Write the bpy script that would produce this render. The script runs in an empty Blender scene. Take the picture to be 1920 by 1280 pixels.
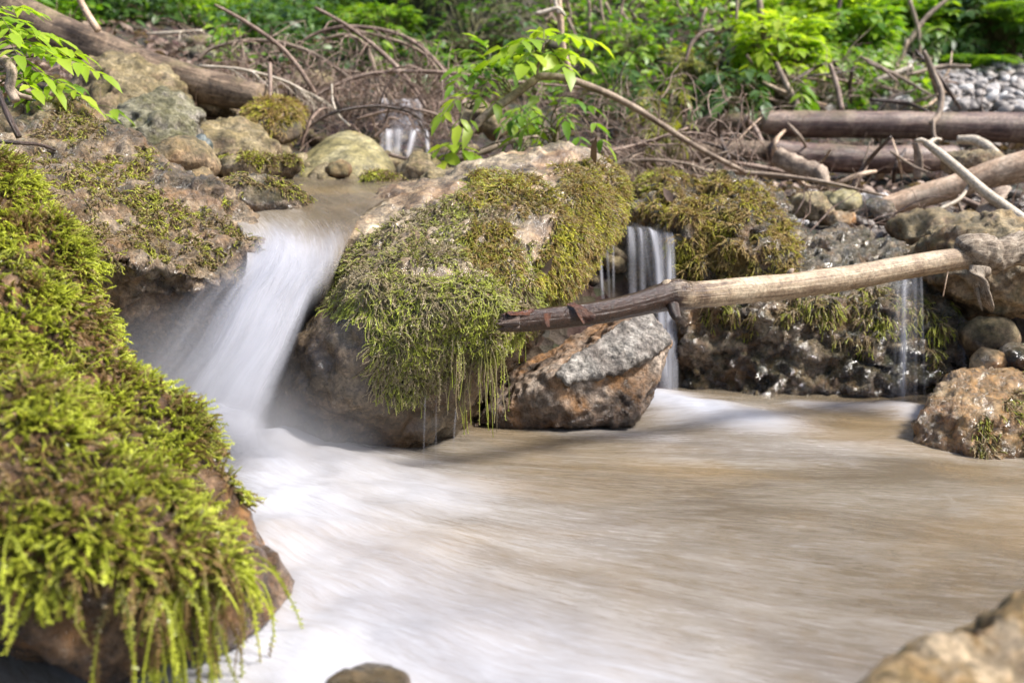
import bpy, bmesh, math, random
import numpy as np
from mathutils import Vector, Matrix
from mathutils.bvhtree import BVHTree

# ------------------------------------------------------------------ camera, sky, sun, exposure
scene = bpy.context.scene
COL = scene.collection
R = math.radians
PITCH, CAMH, LENS = 10.0, 0.45, 35.0
cam = bpy.data.cameras.new("camera")
cam.lens = LENS; cam.sensor_width = 36.0; cam.clip_start = 0.02; cam.clip_end = 400.0
cam.dof.use_dof = True; cam.dof.focus_distance = 1.55; cam.dof.aperture_fstop = 4.6
camo = bpy.data.objects.new("camera", cam); COL.objects.link(camo)
camo.location = (0, 0, CAMH); camo.rotation_euler = (R(90 - PITCH), 0, 0)
scene.camera = camo

SUN_EL, SUN_AZ = 52.0, 80.0          # azimuth: 0 = behind the camera, 90 = from the right, 180 = ahead
world = bpy.data.worlds.new("World"); scene.world = world; world.use_nodes = True
wt = world.node_tree
sky = wt.nodes.new("ShaderNodeTexSky"); sky.sky_type = 'NISHITA'; sky.sun_disc = False
sdir = Vector((math.sin(R(SUN_AZ)) * math.cos(R(SUN_EL)), -math.cos(R(SUN_AZ)) * math.cos(R(SUN_EL)), math.sin(R(SUN_EL))))
sky.sun_elevation = R(SUN_EL); sky.sun_rotation = math.atan2(sdir.x, sdir.y)
sky.air_density = 1.0; sky.dust_density = 3.0; sky.ozone_density = 1.0
wt.nodes["Background"].inputs[1].default_value = 0.09
wt.links.new(sky.outputs[0], wt.nodes["Background"].inputs[0])
sl = bpy.data.lights.new("sun", 'SUN'); sl.energy = 2.9; sl.angle = R(11.0); sl.color = (1.0, 0.96, 0.91)
so = bpy.data.objects.new("sun", sl); COL.objects.link(so)
so.rotation_euler = (-sdir).to_track_quat('-Z', 'Y').to_euler()
vs = scene.view_settings
vs.view_transform = 'Standard'; vs.look = 'None'; vs.gamma = 1.0; vs.use_curve_mapping = False
vs.exposure = 1.4
scene.render.engine = 'CYCLES'
scene.cycles.transparent_max_bounces = 24
scene.cycles.max_bounces = 6
scene.cycles.use_denoising = True

# ------------------------------------------------------------------ helpers
CP = np.array([0, 0, CAMH]); cp_, sp_ = math.cos(R(PITCH)), math.sin(R(PITCH))
CF = np.array([0, cp_, -sp_]); CU = np.array([0, sp_, cp_]); CX = np.array([1.0, 0, 0])
FP = 1920 * LENS / 36.0
def P(px, py, d):
    return CP + d * (CF + (px - 960) / FP * CX - (py - 640) / FP * CU)
def to_px(v):
    w = v - CP; d = w @ CF; d = np.where(np.abs(d) < 1e-4, 1e-4, d)
    return 960 + FP * (w @ CX) / d, 640 - FP * (w @ CU) / d, d

def nrm(v): return v / np.maximum(np.linalg.norm(v, axis=-1, keepdims=True), 1e-9)
_pr = np.random.RandomState(7)
_perm = np.tile(_pr.permutation(256), 3)
_grad = nrm(_pr.normal(size=(256, 3)))
def pnoise(p):
    i = np.floor(p).astype(int); f = p - i; i &= 255
    u = f * f * f * (f * (f * 6 - 15) + 10)
    out = np.zeros(len(p))
    for dx in (0, 1):
        for dy in (0, 1):
            for dz in (0, 1):
                h = _perm[_perm[_perm[i[:, 0] + dx] + i[:, 1] + dy] + i[:, 2] + dz]
                g = _grad[h]
                dot = g[:, 0] * (f[:, 0] - dx) + g[:, 1] * (f[:, 1] - dy) + g[:, 2] * (f[:, 2] - dz)
                wx = u[:, 0] if dx else 1 - u[:, 0]; wy = u[:, 1] if dy else 1 - u[:, 1]; wz = u[:, 2] if dz else 1 - u[:, 2]
                out += wx * wy * wz * dot
    return out * 1.5
def fbm(p, s, octv=4, gain=0.5, ridged=False):
    o = np.zeros(len(p)); a = 1.0; q = p * s + 17.3
    for k in range(octv):
        n = pnoise(q)
        o += a * ((1 - 2 * np.abs(n)) if ridged else n); a *= gain; q = q * 2.03 + 11.7
    return o
def worley(p, s):
    q = p * s + 31.7; i = np.floor(q).astype(int); best = np.full(len(p), 9.0)
    for dx in (-1, 0, 1):
        for dy in (-1, 0, 1):
            for dz in (-1, 0, 1):
                c = i + np.array([dx, dy, dz]); cc = c & 255
                h = _perm[_perm[_perm[cc[:, 0]] + cc[:, 1]] + cc[:, 2]]
                fp = c + 0.5 + 0.45 * _grad[h]
                best = np.minimum(best, np.linalg.norm(q - fp, axis=1))
    return best

def tag(o, label=None, cat=None, group=None, kind=None):
    if label: o["label"] = label
    if cat: o["category"] = cat
    if group: o["group"] = group
    if kind: o["kind"] = kind
    return o

def mesh_obj(name, V, faces, mat, parent=None, attrs=None, smooth=True, origin=None, vattrs=None):
    """faces: a list of (n,k) int arrays. Geometry is given in world space; origin moves the object's pivot there."""
    V = np.asarray(V, dtype=np.float64)
    if origin is None:
        origin = np.array([V[:, 0].mean(), V[:, 1].mean(), V[:, 2].min()])
    me = bpy.data.meshes.new(name)
    if not isinstance(faces, (list, tuple)): faces = [faces]
    faces = [np.asarray(f, dtype=np.int32) for f in faces if len(f)]
    nl = sum(f.size for f in faces); nf = sum(len(f) for f in faces)
    me.vertices.add(len(V)); me.loops.add(nl); me.polygons.add(nf)
    me.vertices.foreach_set("co", (V - origin).astype(np.float32).ravel())
    me.loops.foreach_set("vertex_index", np.concatenate([f.ravel() for f in faces]))
    tot = np.concatenate([np.full(len(f), f.shape[1], dtype=np.int32) for f in faces])
    st = np.concatenate([[0], np.cumsum(tot)[:-1]]).astype(np.int32)
    me.polygons.foreach_set("loop_start", st)
    try: me.polygons.foreach_set("loop_total", tot)
    except Exception: pass
    me.polygons.foreach_set("use_smooth", np.full(nf, smooth))
    for k, a in (attrs or {}).items():
        at = me.attributes.new(k, 'FLOAT', 'POINT'); at.data.foreach_set("value", np.asarray(a, dtype=np.float32))
    for k, a in (vattrs or {}).items():
        at = me.attributes.new(k, 'FLOAT_VECTOR', 'POINT'); at.data.foreach_set("vector", np.asarray(a, dtype=np.float32).ravel())
    me.update(calc_edges=True)
    if mat: me.materials.append(mat)
    o = bpy.data.objects.new(name, me); COL.objects.link(o)
    if parent is not None:
        o.parent = parent; o.location = Vector(origin) - parent.location
    else:
        o.location = Vector(origin)
    return o
def empty(name, loc):
    o = bpy.data.objects.new(name, None); COL.objects.link(o); o.location = Vector(loc); o.empty_display_size = 0.05
    return o

class Geo:
    """collects arrays into one mesh"""
    def __init__(s): s.V = []; s.F = {}; s.A = {}; s.n = 0
    def add(s, V, faces, **attrs):
        if not isinstance(faces, (list, tuple)): faces = [faces]
        for f in faces:
            f = np.asarray(f)
            if len(f): s.F.setdefault(f.shape[1], []).append(f + s.n)
        s.V.append(V); s.n += len(V)
        for k, a in attrs.items():
            s.A.setdefault(k, []).append(np.broadcast_to(np.asarray(a, dtype=float), (len(V),)))
    def build(s, name, mat, parent=None, **kw):
        return mesh_obj(name, np.concatenate(s.V), [np.concatenate(f) for f in s.F.values()], mat, parent,
                        attrs={k: np.concatenate(a) for k, a in s.A.items()}, **kw)

def catmull(pts, n):
    pts = np.asarray(pts, dtype=float)
    ext = np.vstack([2 * pts[0] - pts[1], pts, 2 * pts[-1] - pts[-2]])
    out = []
    for i in range(1, len(ext) - 2):
        p0, p1, p2, p3 = ext[i - 1], ext[i], ext[i + 1], ext[i + 2]
        for t in np.linspace(0, 1, n, endpoint=False):
            out.append(0.5 * (2 * p1 + (p2 - p0) * t + (2 * p0 - 5 * p1 + 4 * p2 - p3) * t * t + (3 * p1 - p0 - 3 * p2 + p3) * t ** 3))
    out.append(pts[-1]); return np.array(out)

def tube(pts4, sides=8, n=6, noise=0.0, nscale=20.0, cap=True, flat=None, ridges=0.0):
    """pts4: rows x,y,z,r -> V, faces, along(0-1), around(angle)"""
    c = catmull(pts4, n); C, r = c[:, :3], np.maximum(c[:, 3], 1e-4)
    T = nrm(np.gradient(C, axis=0)); m = len(C)
    u = nrm(np.cross(T, np.array([0.13, 0.2, 1.0]))); w = np.cross(T, u)
    a = np.linspace(0, 2 * np.pi, sides, endpoint=False)
    ca, sa = np.cos(a), np.sin(a)
    if flat: sa = sa * flat
    dirs = u[:, None, :] * ca[None, :, None] + w[:, None, :] * sa[None, :, None]
    V = C[:, None, :] + dirs * r[:, None, None]
    Vf = V.reshape(-1, 3)
    if noise:
        nn = fbm(Vf, nscale, 3)
        if ridges:
            loc = np.stack([np.repeat(np.linspace(0, 3, m), sides), np.tile(ca, m) * 4, np.tile(sa, m) * 4], 1)
            nn = nn + ridges * fbm(loc, 1.7, 3, ridged=True)
        Vf = Vf + dirs.reshape(-1, 3) * (nn * noise * np.repeat(r, sides))[:, None]
    i = np.arange(m - 1)[:, None] * sides; j = np.arange(sides)[None, :]; k = (j + 1) % sides
    F = np.stack([i + j, i + k, i + sides + k, i + sides + j], -1).reshape(-1, 4)
    al = np.repeat(np.linspace(0, 1, m), sides); ar = np.tile(a, m)
    faces = [F]
    if cap:
        Vf = np.vstack([Vf, C[0] - T[0] * r[0] * 0.15, C[-1] + T[-1] * r[-1] * 0.15]); b = m * sides
        jj = np.arange(sides); kk = (jj + 1) % sides
        faces.append(np.concatenate([np.stack([kk, jj, np.full(sides, b)], -1),
                                     np.stack([(m - 1) * sides + jj, (m - 1) * sides + kk, np.full(sides, b + 1)], -1)]))
        al = np.append(al, [0, 1]); ar = np.append(ar, [0, 0])
    return Vf, faces, al, ar

def px_path(rows):
    """rows px,py,d,thickness in photo pixels -> x,y,z,r"""
    return np.array([np.append(P(a, b, d), 0.5 * t * d / FP) for a, b, d, t in rows])

# ---------------- rocks
def remesh(hulls, voxel):
    bm = bmesh.new()
    for pts in hulls:
        vs_ = [bm.verts.new(Vector(p)) for p in pts]
        r = bmesh.ops.convex_hull(bm, input=vs_)
        junk = list(set(g for g in r["geom_interior"] + r["geom_unused"] if isinstance(g, bmesh.types.BMVert)))
        if junk: bmesh.ops.delete(bm, geom=junk, context='VERTS')
    me = bpy.data.meshes.new("tmp"); bm.to_mesh(me); bm.free()
    o = bpy.data.objects.new("tmp", me); COL.objects.link(o)
    m = o.modifiers.new("r", 'REMESH'); m.mode = 'VOXEL'; m.voxel_size = voxel
    dg = bpy.context.evaluated_depsgraph_get(); e = o.evaluated_get(dg).to_mesh()
    V = np.empty(len(e.vertices) * 3); e.vertices.foreach_get("co", V); V = V.reshape(-1, 3)
    L = np.empty(len(e.loops), dtype=np.int32); e.loops.foreach_get("vertex_index", L)
    F = L.reshape(-1, 4).copy()
    o.evaluated_get(dg).to_mesh_clear()
    bpy.data.objects.remove(o); bpy.data.meshes.remove(me)
    return V, F
def smooth_v(V, F, it):
    e = np.concatenate([F[:, [0, 1]], F[:, [1, 2]], F[:, [2, 3]], F[:, [3, 0]]])
    n = len(V); deg = np.maximum(np.bincount(e[:, 0], minlength=n) + np.bincount(e[:, 1], minlength=n), 1)
    for _ in range(it):
        s = np.stack([np.bincount(e[:, 0], V[e[:, 1], k], n) + np.bincount(e[:, 1], V[e[:, 0], k], n) for k in range(3)], 1)
        V = s / deg[:, None]
    return V
def vnormals(V, F):
    fn = np.cross(V[F[:, 2]] - V[F[:, 0]], V[F[:, 3]] - V[F[:, 1]]); n = len(V)
    vn = np.stack([sum(np.bincount(F[:, j], fn[:, k], n) for j in range(4)) for k in range(3)], 1)
    return nrm(vn)
def rock_geo(hulls, voxel=0.01, it=6, disp=()):
    V, F = remesh(hulls, voxel)
    V = smooth_v(V, F, it)
    for kind, s, a in disp:
        N = vnormals(V, F)
        if kind == 'n': h = fbm(V, s, 4)
        elif kind == 'r': h = fbm(V, s, 3, ridged=True) - 0.5
        elif kind == 'w': h = np.minimum(worley(V, s), 0.8) - 0.5        # knobbly lumps and pits
        elif kind == 'p': h = -np.clip(0.42 - worley(V, s), 0, 1) * 2.5  # pits
        elif kind == 's':                                                # strata
            q = V @ nrm(np.array([0.35, -0.25, 1.0])) * s + 0.35 * fbm(V, 4.0, 2)
            h = np.abs((q % 1.0) - 0.5) * 2 - 0.5
        V = V + N * (h * a)[:, None]
    return V, F

def blob_pts(x0, y0, x1, y1, d, thick, seed, n=16, flat=0.75):
    """rock hull filling a photo box at depth d (metres); thick = half depth"""
    rg = np.random.RandomState(seed)
    c = P((x0 + x1) / 2, (y0 + y1) / 2, d); ax = (x1 - x0) / 2 * d / FP; az = (y1 - y0) / 2 * d / FP
    k = np.arange(n) + 0.5; ph = np.arccos(1 - 2 * k / n); th = np.pi * (1 + 5 ** 0.5) * k + rg.rand() * 6
    u = np.stack([np.cos(th) * np.sin(ph), np.sin(th) * np.sin(ph), np.cos(ph)], 1) + rg.normal(size=(n, 3)) * 0.16
    u = u / (np.abs(u) ** 2.4).sum(1, keepdims=True) ** (1 / 2.4)
    u = u / np.abs(u).max(0)
    return c + u * np.array([ax, thick, az])

def sample_faces(V, F, n, wfun, rg):
    A = V[F[:, 0]]; B = V[F[:, 1]]; C = V[F[:, 2]]; D = V[F[:, 3]]
    cr = np.cross(C - A, D - B); ar = np.linalg.norm(cr, axis=1) * 0.5; fn = nrm(cr); fc = (A + B + C + D) / 4
    w = ar * np.clip(wfun(fc, fn), 0, None)
    if w.sum() <= 0: return None
    idx = rg.choice(len(F), n, p=w / w.sum())
    a, b = rg.rand(n, 1), rg.rand(n, 1)
    p = (A[idx] * (1 - a) + B[idx] * a) * (1 - b) + (D[idx] * (1 - a) + C[idx] * a) * b
    return p, fn[idx]
def front(fc, fn):
    f = ((CP - fc) * fn).sum(1) / np.linalg.norm(CP - fc, axis=1)
    return np.clip(0.25 + 2.0 * (f + 0.25), 0.12, 1.0)
def inpoly(x, y, poly):
    r = np.zeros(len(x), bool); n = len(poly); j = n - 1
    for i in range(n):
        xi, yi = poly[i]; xj, yj = poly[j]
        c = ((yi > y) != (yj > y)) & (x < (xj - xi) * (y - yi) / ((yj - yi) if yj != yi else 1e-9) + xi)
        r ^= c; j = i
    return r
def region(fc, polys, soft=22, s=9.0):
    x, y, d = to_px(fc)
    x = x + soft * 1.5 * fbm(fc, s, 3); y = y + soft * 1.5 * fbm(fc + 5.1, s, 3)
    r = np.zeros(len(fc), bool)
    for q in polys: r |= inpoly(x, y, q)
    return r.astype(float)

def strands(g, P0, N, L, rad, segs, rg, out=0.6, jit=0.5, droop=0.3, leaf=0.0, nleaf=2, flow=None, bvh=None, tip=0.35, off=0.002, stick=False):
    """moss shoots: tapering 3-sided tubes, optionally set with small leaflets. Adds to Geo g with attributes t (0 root - 1 tip), rnd"""
    n = len(P0); L = np.broadcast_to(L, (n,)); rad = np.broadcast_to(rad, (n,))
    down = np.array([0, 0, -1.0]); tdn = nrm(down - (N @ down)[:, None] * N + 1e-4)
    D = nrm(N * out + tdn * (1 - out) + rg.normal(size=(n, 3)) * jit * 0.6 + (0 if flow is None else flow))
    pts = [P0]; dirs = [D]; rnd0 = rg.rand(n)
    for k in range(segs):
        p = pts[-1] + D * (L / segs)[:, None]
        if bvh is not None:
            for i in range(n):
                co, no, _, dist = bvh.find_nearest(Vector(p[i]))
                if co is not None:
                    sgn = (Vector(p[i]) - co).dot(no)
                    lift = off * (.4 + 2.2 * rnd0[i] * (k + 1) / segs)
                    if sgn < off or (stick and dist < .03): p[i] = np.array(co + no * lift)
        pts.append(p)
        D = nrm(p - pts[-2] + 1e-9); D = nrm(D + down * droop + rg.normal(size=(n, 3)) * 0.18 * jit); dirs.append(D)
    Pm = np.stack(pts, 1); T = nrm(np.gradient(Pm, axis=1))
    u = nrm(np.cross(T, rg.normal(size=(n, 1, 3)))); w = np.cross(T, u)
    tt = np.linspace(0, 1, segs + 1)
    prof = 1 - (1 - tip) * tt ** 1.5
    V = []
    for a in (0, 2.094, 4.189):
        V.append(Pm + (u * math.cos(a) + w * math.sin(a)) * (rad[:, None] * prof[None])[..., None])
    V = np.stack(V, 2)                       # n, segs+1, 3, 3
    rnd = rg.rand(n)
    base = np.arange(n)[:, None, None] * (segs + 1) * 3; i = np.arange(segs)[None, :, None] * 3; j = np.arange(3)[None, None, :]; k = (j + 1) % 3
    F = np.stack([base + i + j, base + i + k, base + i + 3 + k, base + i + 3 + j], -1).reshape(-1, 4)
    tv = np.broadcast_to(tt[None, :, None], (n, segs + 1, 3)).ravel()
    g.add(V.reshape(-1, 3), F, t=tv, rnd=np.repeat(rnd, (segs + 1) * 3))
    if leaf:
        for k in range(segs * nleaf):
            f = (k + 0.5 + 0.3 * rg.rand(n)) / nleaf; f = np.clip(f, 0, segs - 1e-3)
            i0 = f.astype(int); fr = (f - i0)[:, None]; r_ = np.arange(n)
            c = Pm[r_, i0] * (1 - fr) + Pm[r_, i0 + 1] * fr; t_ = T[r_, i0]
            side = u[r_, i0] * (1 if k % 2 else -1) + w[r_, i0] * rg.normal(size=(n, 1)) * 0.5
            d = nrm(t_ * 0.7 + side * 0.8); q = nrm(np.cross(d, w[r_, i0] + 0.2 * rg.normal(size=(n, 3))))
            l = (leaf * (0.7 + 0.6 * rg.rand(n)) * (1 - 0.45 * f / segs))[:, None]
            Q = np.stack([c, c + d * l * 0.5 + q * l * 0.24, c + d * l, c + d * l * 0.5 - q * l * 0.24], 1)
            tl = np.clip(f / segs, 0, 1)
            g.add(Q.reshape(-1, 3), np.arange(n * 4).reshape(n, 4), t=np.repeat(tl, 4) * np.tile([0.8, 1, 1, 1], n), rnd=np.repeat(rnd, 4))

_LT = np.array([(0, 0, 0), (.33, 0, 0), (.68, 0, 0), (1, 0, 0), (.26, .42, .08), (.62, .36, .08), (.26, -.42, .08), (.62, -.36, .08)])
_LF3 = np.array([(0, 1, 4), (0, 6, 1), (2, 3, 5), (3, 2, 7)]); _LF4 = np.array([(4, 1, 2, 5), (1, 6, 7, 2)])
def leaves(g, P0, D, N, L, W, rg, droop=0.25, rnd=None):
    """leaf blades folded along the midrib"""
    n = len(P0); D = nrm(D); S = nrm(np.cross(N, D)); N = np.cross(D, S)
    L = np.broadcast_to(L, (n,)); W = np.broadcast_to(W, (n,))
    u = _LT[None, :, 0, None]; v = _LT[None, :, 1, None]; w = _LT[None, :, 2, None]
    Lx = L[:, None, None]; Wx = W[:, None, None]
    dr = (droop * (0.4 + 1.2 * rg.rand(n)))[:, None, None]
    V = P0[:, None] + D[:, None] * u * Lx + S[:, None] * v * Wx + N[:, None] * (w * Wx - dr * u ** 2 * Lx)
    b = (np.arange(n) * 8)[:, None, None]
    r = rg.rand(n) if rnd is None else rnd
    g.add(V.reshape(-1, 3), [(b + _LF3[None]).reshape(-1, 3), (b + _LF4[None]).reshape(-1, 4)], rnd=np.repeat(r, 8))

# ------------------------------------------------------------------ materials
def newmat(name):
    m = bpy.data.materials.new(name); m.use_nodes = True
    return m, m.node_tree.nodes, m.node_tree.links, m.node_tree.nodes["Principled BSDF"]
def ramp(nd, stops):
    r = nd.new("ShaderNodeValToRGB"); e = r.color_ramp.elements
    while len(e) < len(stops): e.new(0.5)
    for k, (p, c) in enumerate(stops):
        e[k].position = p; e[k].color = (c[0], c[1], c[2], 1) if hasattr(c, '__len__') else (c, c, c, 1)
    return r
def noise_tex(nd, lk, co, scale, detail=6, rough=0.6, dist=0.0):
    t = nd.new("ShaderNodeTexNoise"); t.inputs["Scale"].default_value = scale; t.inputs["Detail"].default_value = detail
    t.inputs["Roughness"].default_value = rough; t.inputs["Distortion"].default_value = dist
    if co is not None: lk.new(co, t.inputs["Vector"])
    return t
def mixc(nd, lk, fac, a, b, mode='MIX'):
    m = nd.new("ShaderNodeMix"); m.data_type = 'RGBA'; m.blend_type = mode
    for s, v in ((m.inputs[0], fac), (m.inputs[6], a), (m.inputs[7], b)):
        if hasattr(v, 'links'): lk.new(v, s)
        elif hasattr(v, '__len__'): s.default_value = (v[0], v[1], v[2], 1)
        else: s.default_value = v
    return m.outputs[2]
def mth(nd, lk, op, a, b=None, c=None, clamp=False):
    m = nd.new("ShaderNodeMath"); m.operation = op; m.use_clamp = clamp
    for s, v in zip(m.inputs, (a, b, c)):
        if v is None: continue
        if hasattr(v, 'links'): lk.new(v, s)
        else: s.default_value = v
    return m.outputs[0]
def attr(nd, name):
    a = nd.new("ShaderNodeAttribute"); a.attribute_name = name; return a

def mat_rock(name, c_dark, c_mid, c_light, scale=9.0, rough=0.55, bump=0.5, green=0.0, gcol=(0.10, 0.11, 0.025), orange=0.0, wet=0.0, wet_z=None, fine=60.0, spots=0.0, ct=0.13):
    m, nd, lk, b = newmat(name)
    geo = nd.new("ShaderNodeNewGeometry"); co = geo.outputs["Position"]
    n1 = noise_tex(nd, lk, co, scale, 8, 0.62, 0.6); n2 = noise_tex(nd, lk, co, scale * 4.3, 8, 0.7); n3 = noise_tex(nd, lk, co, fine * 2, 6, 0.7)
    r1 = ramp(nd, [(0.5 - ct, c_dark), (0.50, c_mid), (0.5 + ct, c_light)]); lk.new(n1.outputs[0], r1.inputs[0])
    r2 = ramp(nd, [(0.34, 0.28), (0.5, 0.95), (0.64, 1.6)]); lk.new(n2.outputs[0], r2.inputs[0])
    c = mixc(nd, lk, 0.85, r1.outputs[0], r2.outputs[0], 'MULTIPLY')
    r3 = ramp(nd, [(0.37, 0.35), (0.5, .95), (0.62, 1.45)]); lk.new(n3.outputs[0], r3.inputs[0])
    c = mixc(nd, lk, 0.75, c, r3.outputs[0], 'MULTIPLY')
    if spots:                                              # pale lichen and lime flecks
        ns = noise_tex(nd, lk, co, scale * 2.6, 5, 0.75, 1.0); rs = ramp(nd, [(0.60, 0.0), (0.68, 1.0)]); lk.new(ns.outputs[0], rs.inputs[0])
        c = mixc(nd, lk, mth(nd, lk, 'MULTIPLY', rs.outputs[0], spots), c, (0.46, 0.43, 0.40))
    if orange:
        no = noise_tex(nd, lk, co, scale * 0.9, 5, 0.6, 1.2); ro = ramp(nd, [(0.48, 0.0), (0.62, 1.0)]); lk.new(no.outputs[0], ro.inputs[0])
        c = mixc(nd, lk, mth(nd, lk, 'MULTIPLY', ro.outputs[0], orange), c, mixc(nd, lk, 0.85, (0.36, 0.175, 0.055), r2.outputs[0], 'MULTIPLY'))
    if green:                                              # algae film on the faces that look up
        ng = noise_tex(nd, lk, co, scale * 1.3, 6, 0.7, 0.5); sx = nd.new("ShaderNodeSeparateXYZ"); lk.new(geo.outputs["Normal"], sx.inputs[0])
        f = mth(nd, lk, 'ADD', mth(nd, lk, 'MULTIPLY', ng.outputs[0], 1.6), mth(nd, lk, 'MULTIPLY', sx.outputs[2], 0.35))
        rg_ = ramp(nd, [(0.78, 0.0), (1.0, 1.0)]); lk.new(f, rg_.inputs[0])
        c = mixc(nd, lk, mth(nd, lk, 'MULTIPLY', rg_.outputs[0], green), c, mixc(nd, lk, 0.7, gcol, r2.outputs[0], 'MULTIPLY'))
    rr = ramp(nd, [(0.35, max(0.05, rough - 0.18)), (0.65, min(1, rough + 0.18))]); lk.new(n2.outputs[0], rr.inputs[0]); rv = rr.outputs[0]
    if wet_z is not None:                                  # splashed, darker and glossier band above the water
        sp2 = nd.new("ShaderNodeSeparateXYZ"); lk.new(co, sp2.inputs[0])
        h = mth(nd, lk, 'ADD', sp2.outputs[2], mth(nd, lk, 'MULTIPLY', mth(nd, lk, 'SUBTRACT', n1.outputs[0], 0.5), 0.14))
        mr = nd.new("ShaderNodeMapRange"); lk.new(h, mr.inputs[0]); mr.inputs[1].default_value = wet_z; mr.inputs[2].default_value = wet_z - 0.08
        c = mixc(nd, lk, mr.outputs[0], c, mixc(nd, lk, 1.0, c, (0.38, 0.35, 0.33), 'MULTIPLY'))
        rv = mth(nd, lk, 'SUBTRACT', rv, mth(nd, lk, 'MULTIPLY', mr.outputs[0], 0.32), clamp=True)
    lk.new(c, b.inputs["Base Color"]); lk.new(rv, b.inputs["Roughness"])
    b.inputs["Specular IOR Level"].default_value = 0.5
    if wet: b.inputs["Coat Weight"].default_value = wet; b.inputs["Coat Roughness"].default_value = 0.08
    hgt = mth(nd, lk, 'ADD', mth(nd, lk, 'MULTIPLY', n2.outputs[0], 0.7), mth(nd, lk, 'MULTIPLY', n3.outputs[0], 0.3))
    bp = nd.new("ShaderNodeBump"); bp.inputs["Strength"].default_value = bump; bp.inputs["Distance"].default_value = 0.25 / fine * 7
    lk.new(hgt, bp.inputs["Height"]); lk.new(bp.outputs[0], b.inputs["Normal"])
    if wet: lk.new(bp.outputs[0], b.inputs["Coat Normal"])
    return m

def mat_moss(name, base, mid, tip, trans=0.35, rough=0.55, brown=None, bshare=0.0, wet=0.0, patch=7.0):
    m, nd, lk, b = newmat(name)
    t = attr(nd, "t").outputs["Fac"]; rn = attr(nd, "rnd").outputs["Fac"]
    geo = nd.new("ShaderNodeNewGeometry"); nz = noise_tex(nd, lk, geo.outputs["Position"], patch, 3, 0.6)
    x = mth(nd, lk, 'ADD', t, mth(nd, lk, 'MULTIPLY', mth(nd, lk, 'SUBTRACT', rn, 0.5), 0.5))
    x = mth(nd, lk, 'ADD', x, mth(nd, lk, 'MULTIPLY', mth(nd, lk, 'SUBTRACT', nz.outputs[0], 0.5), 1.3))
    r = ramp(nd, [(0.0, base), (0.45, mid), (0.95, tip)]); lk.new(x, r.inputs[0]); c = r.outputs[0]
    if brown:
        n2 = noise_tex(nd, lk, geo.outputs["Position"], patch * 1.7, 4, 0.6)
        f = mth(nd, lk, 'ADD', mth(nd, lk, 'MULTIPLY', rn, 0.45), mth(nd, lk, 'MULTIPLY', n2.outputs[0], 1.1))
        rb = ramp(nd, [(0.90 - bshare * 0.6, 0.0), (1.02 - bshare * 0.6, 1.0)]); lk.new(f, rb.inputs[0])
        c = mixc(nd, lk, rb.outputs[0], c, brown)
    lk.new(c, b.inputs["Base Color"]); b.inputs["Roughness"].default_value = rough
    if wet: b.inputs["Coat Weight"].default_value = wet; b.inputs["Coat Roughness"].default_value = 0.2
    tr = nd.new("ShaderNodeBsdfTranslucent"); lk.new(c, tr.inputs[0])
    mx = nd.new("ShaderNodeMixShader"); mx.inputs[0].default_value = trans
    lk.new(b.outputs[0], mx.inputs[1]); lk.new(tr.outputs[0], mx.inputs[2]); lk.new(mx.outputs[0], nd["Material Output"].inputs[0])
    return m
def mat_leaf(name, a, bcol, ccol, trans=0.4, rough=0.42):
    m, nd, lk, b = newmat(name)
    rn = attr(nd, "rnd").outputs["Fac"]; r = ramp(nd, [(0.0, a), (0.5, bcol), (1.0, ccol)]); lk.new(rn, r.inputs[0])
    lk.new(r.outputs[0], b.inputs["Base Color"]); b.inputs["Roughness"].default_value = rough
    tr = nd.new("ShaderNodeBsdfTranslucent"); lk.new(mixc(nd, lk, 1.0, r.outputs[0], (1.3, 1.35, 0.6), 'MULTIPLY'), tr.inputs[0])
    mx = nd.new("ShaderNodeMixShader"); mx.inputs[0].default_value = trans
    lk.new(b.outputs[0], mx.inputs[1]); lk.new(tr.outputs[0], mx.inputs[2]); lk.new(mx.outputs[0], nd["Material Output"].inputs[0])
    return m
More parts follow.
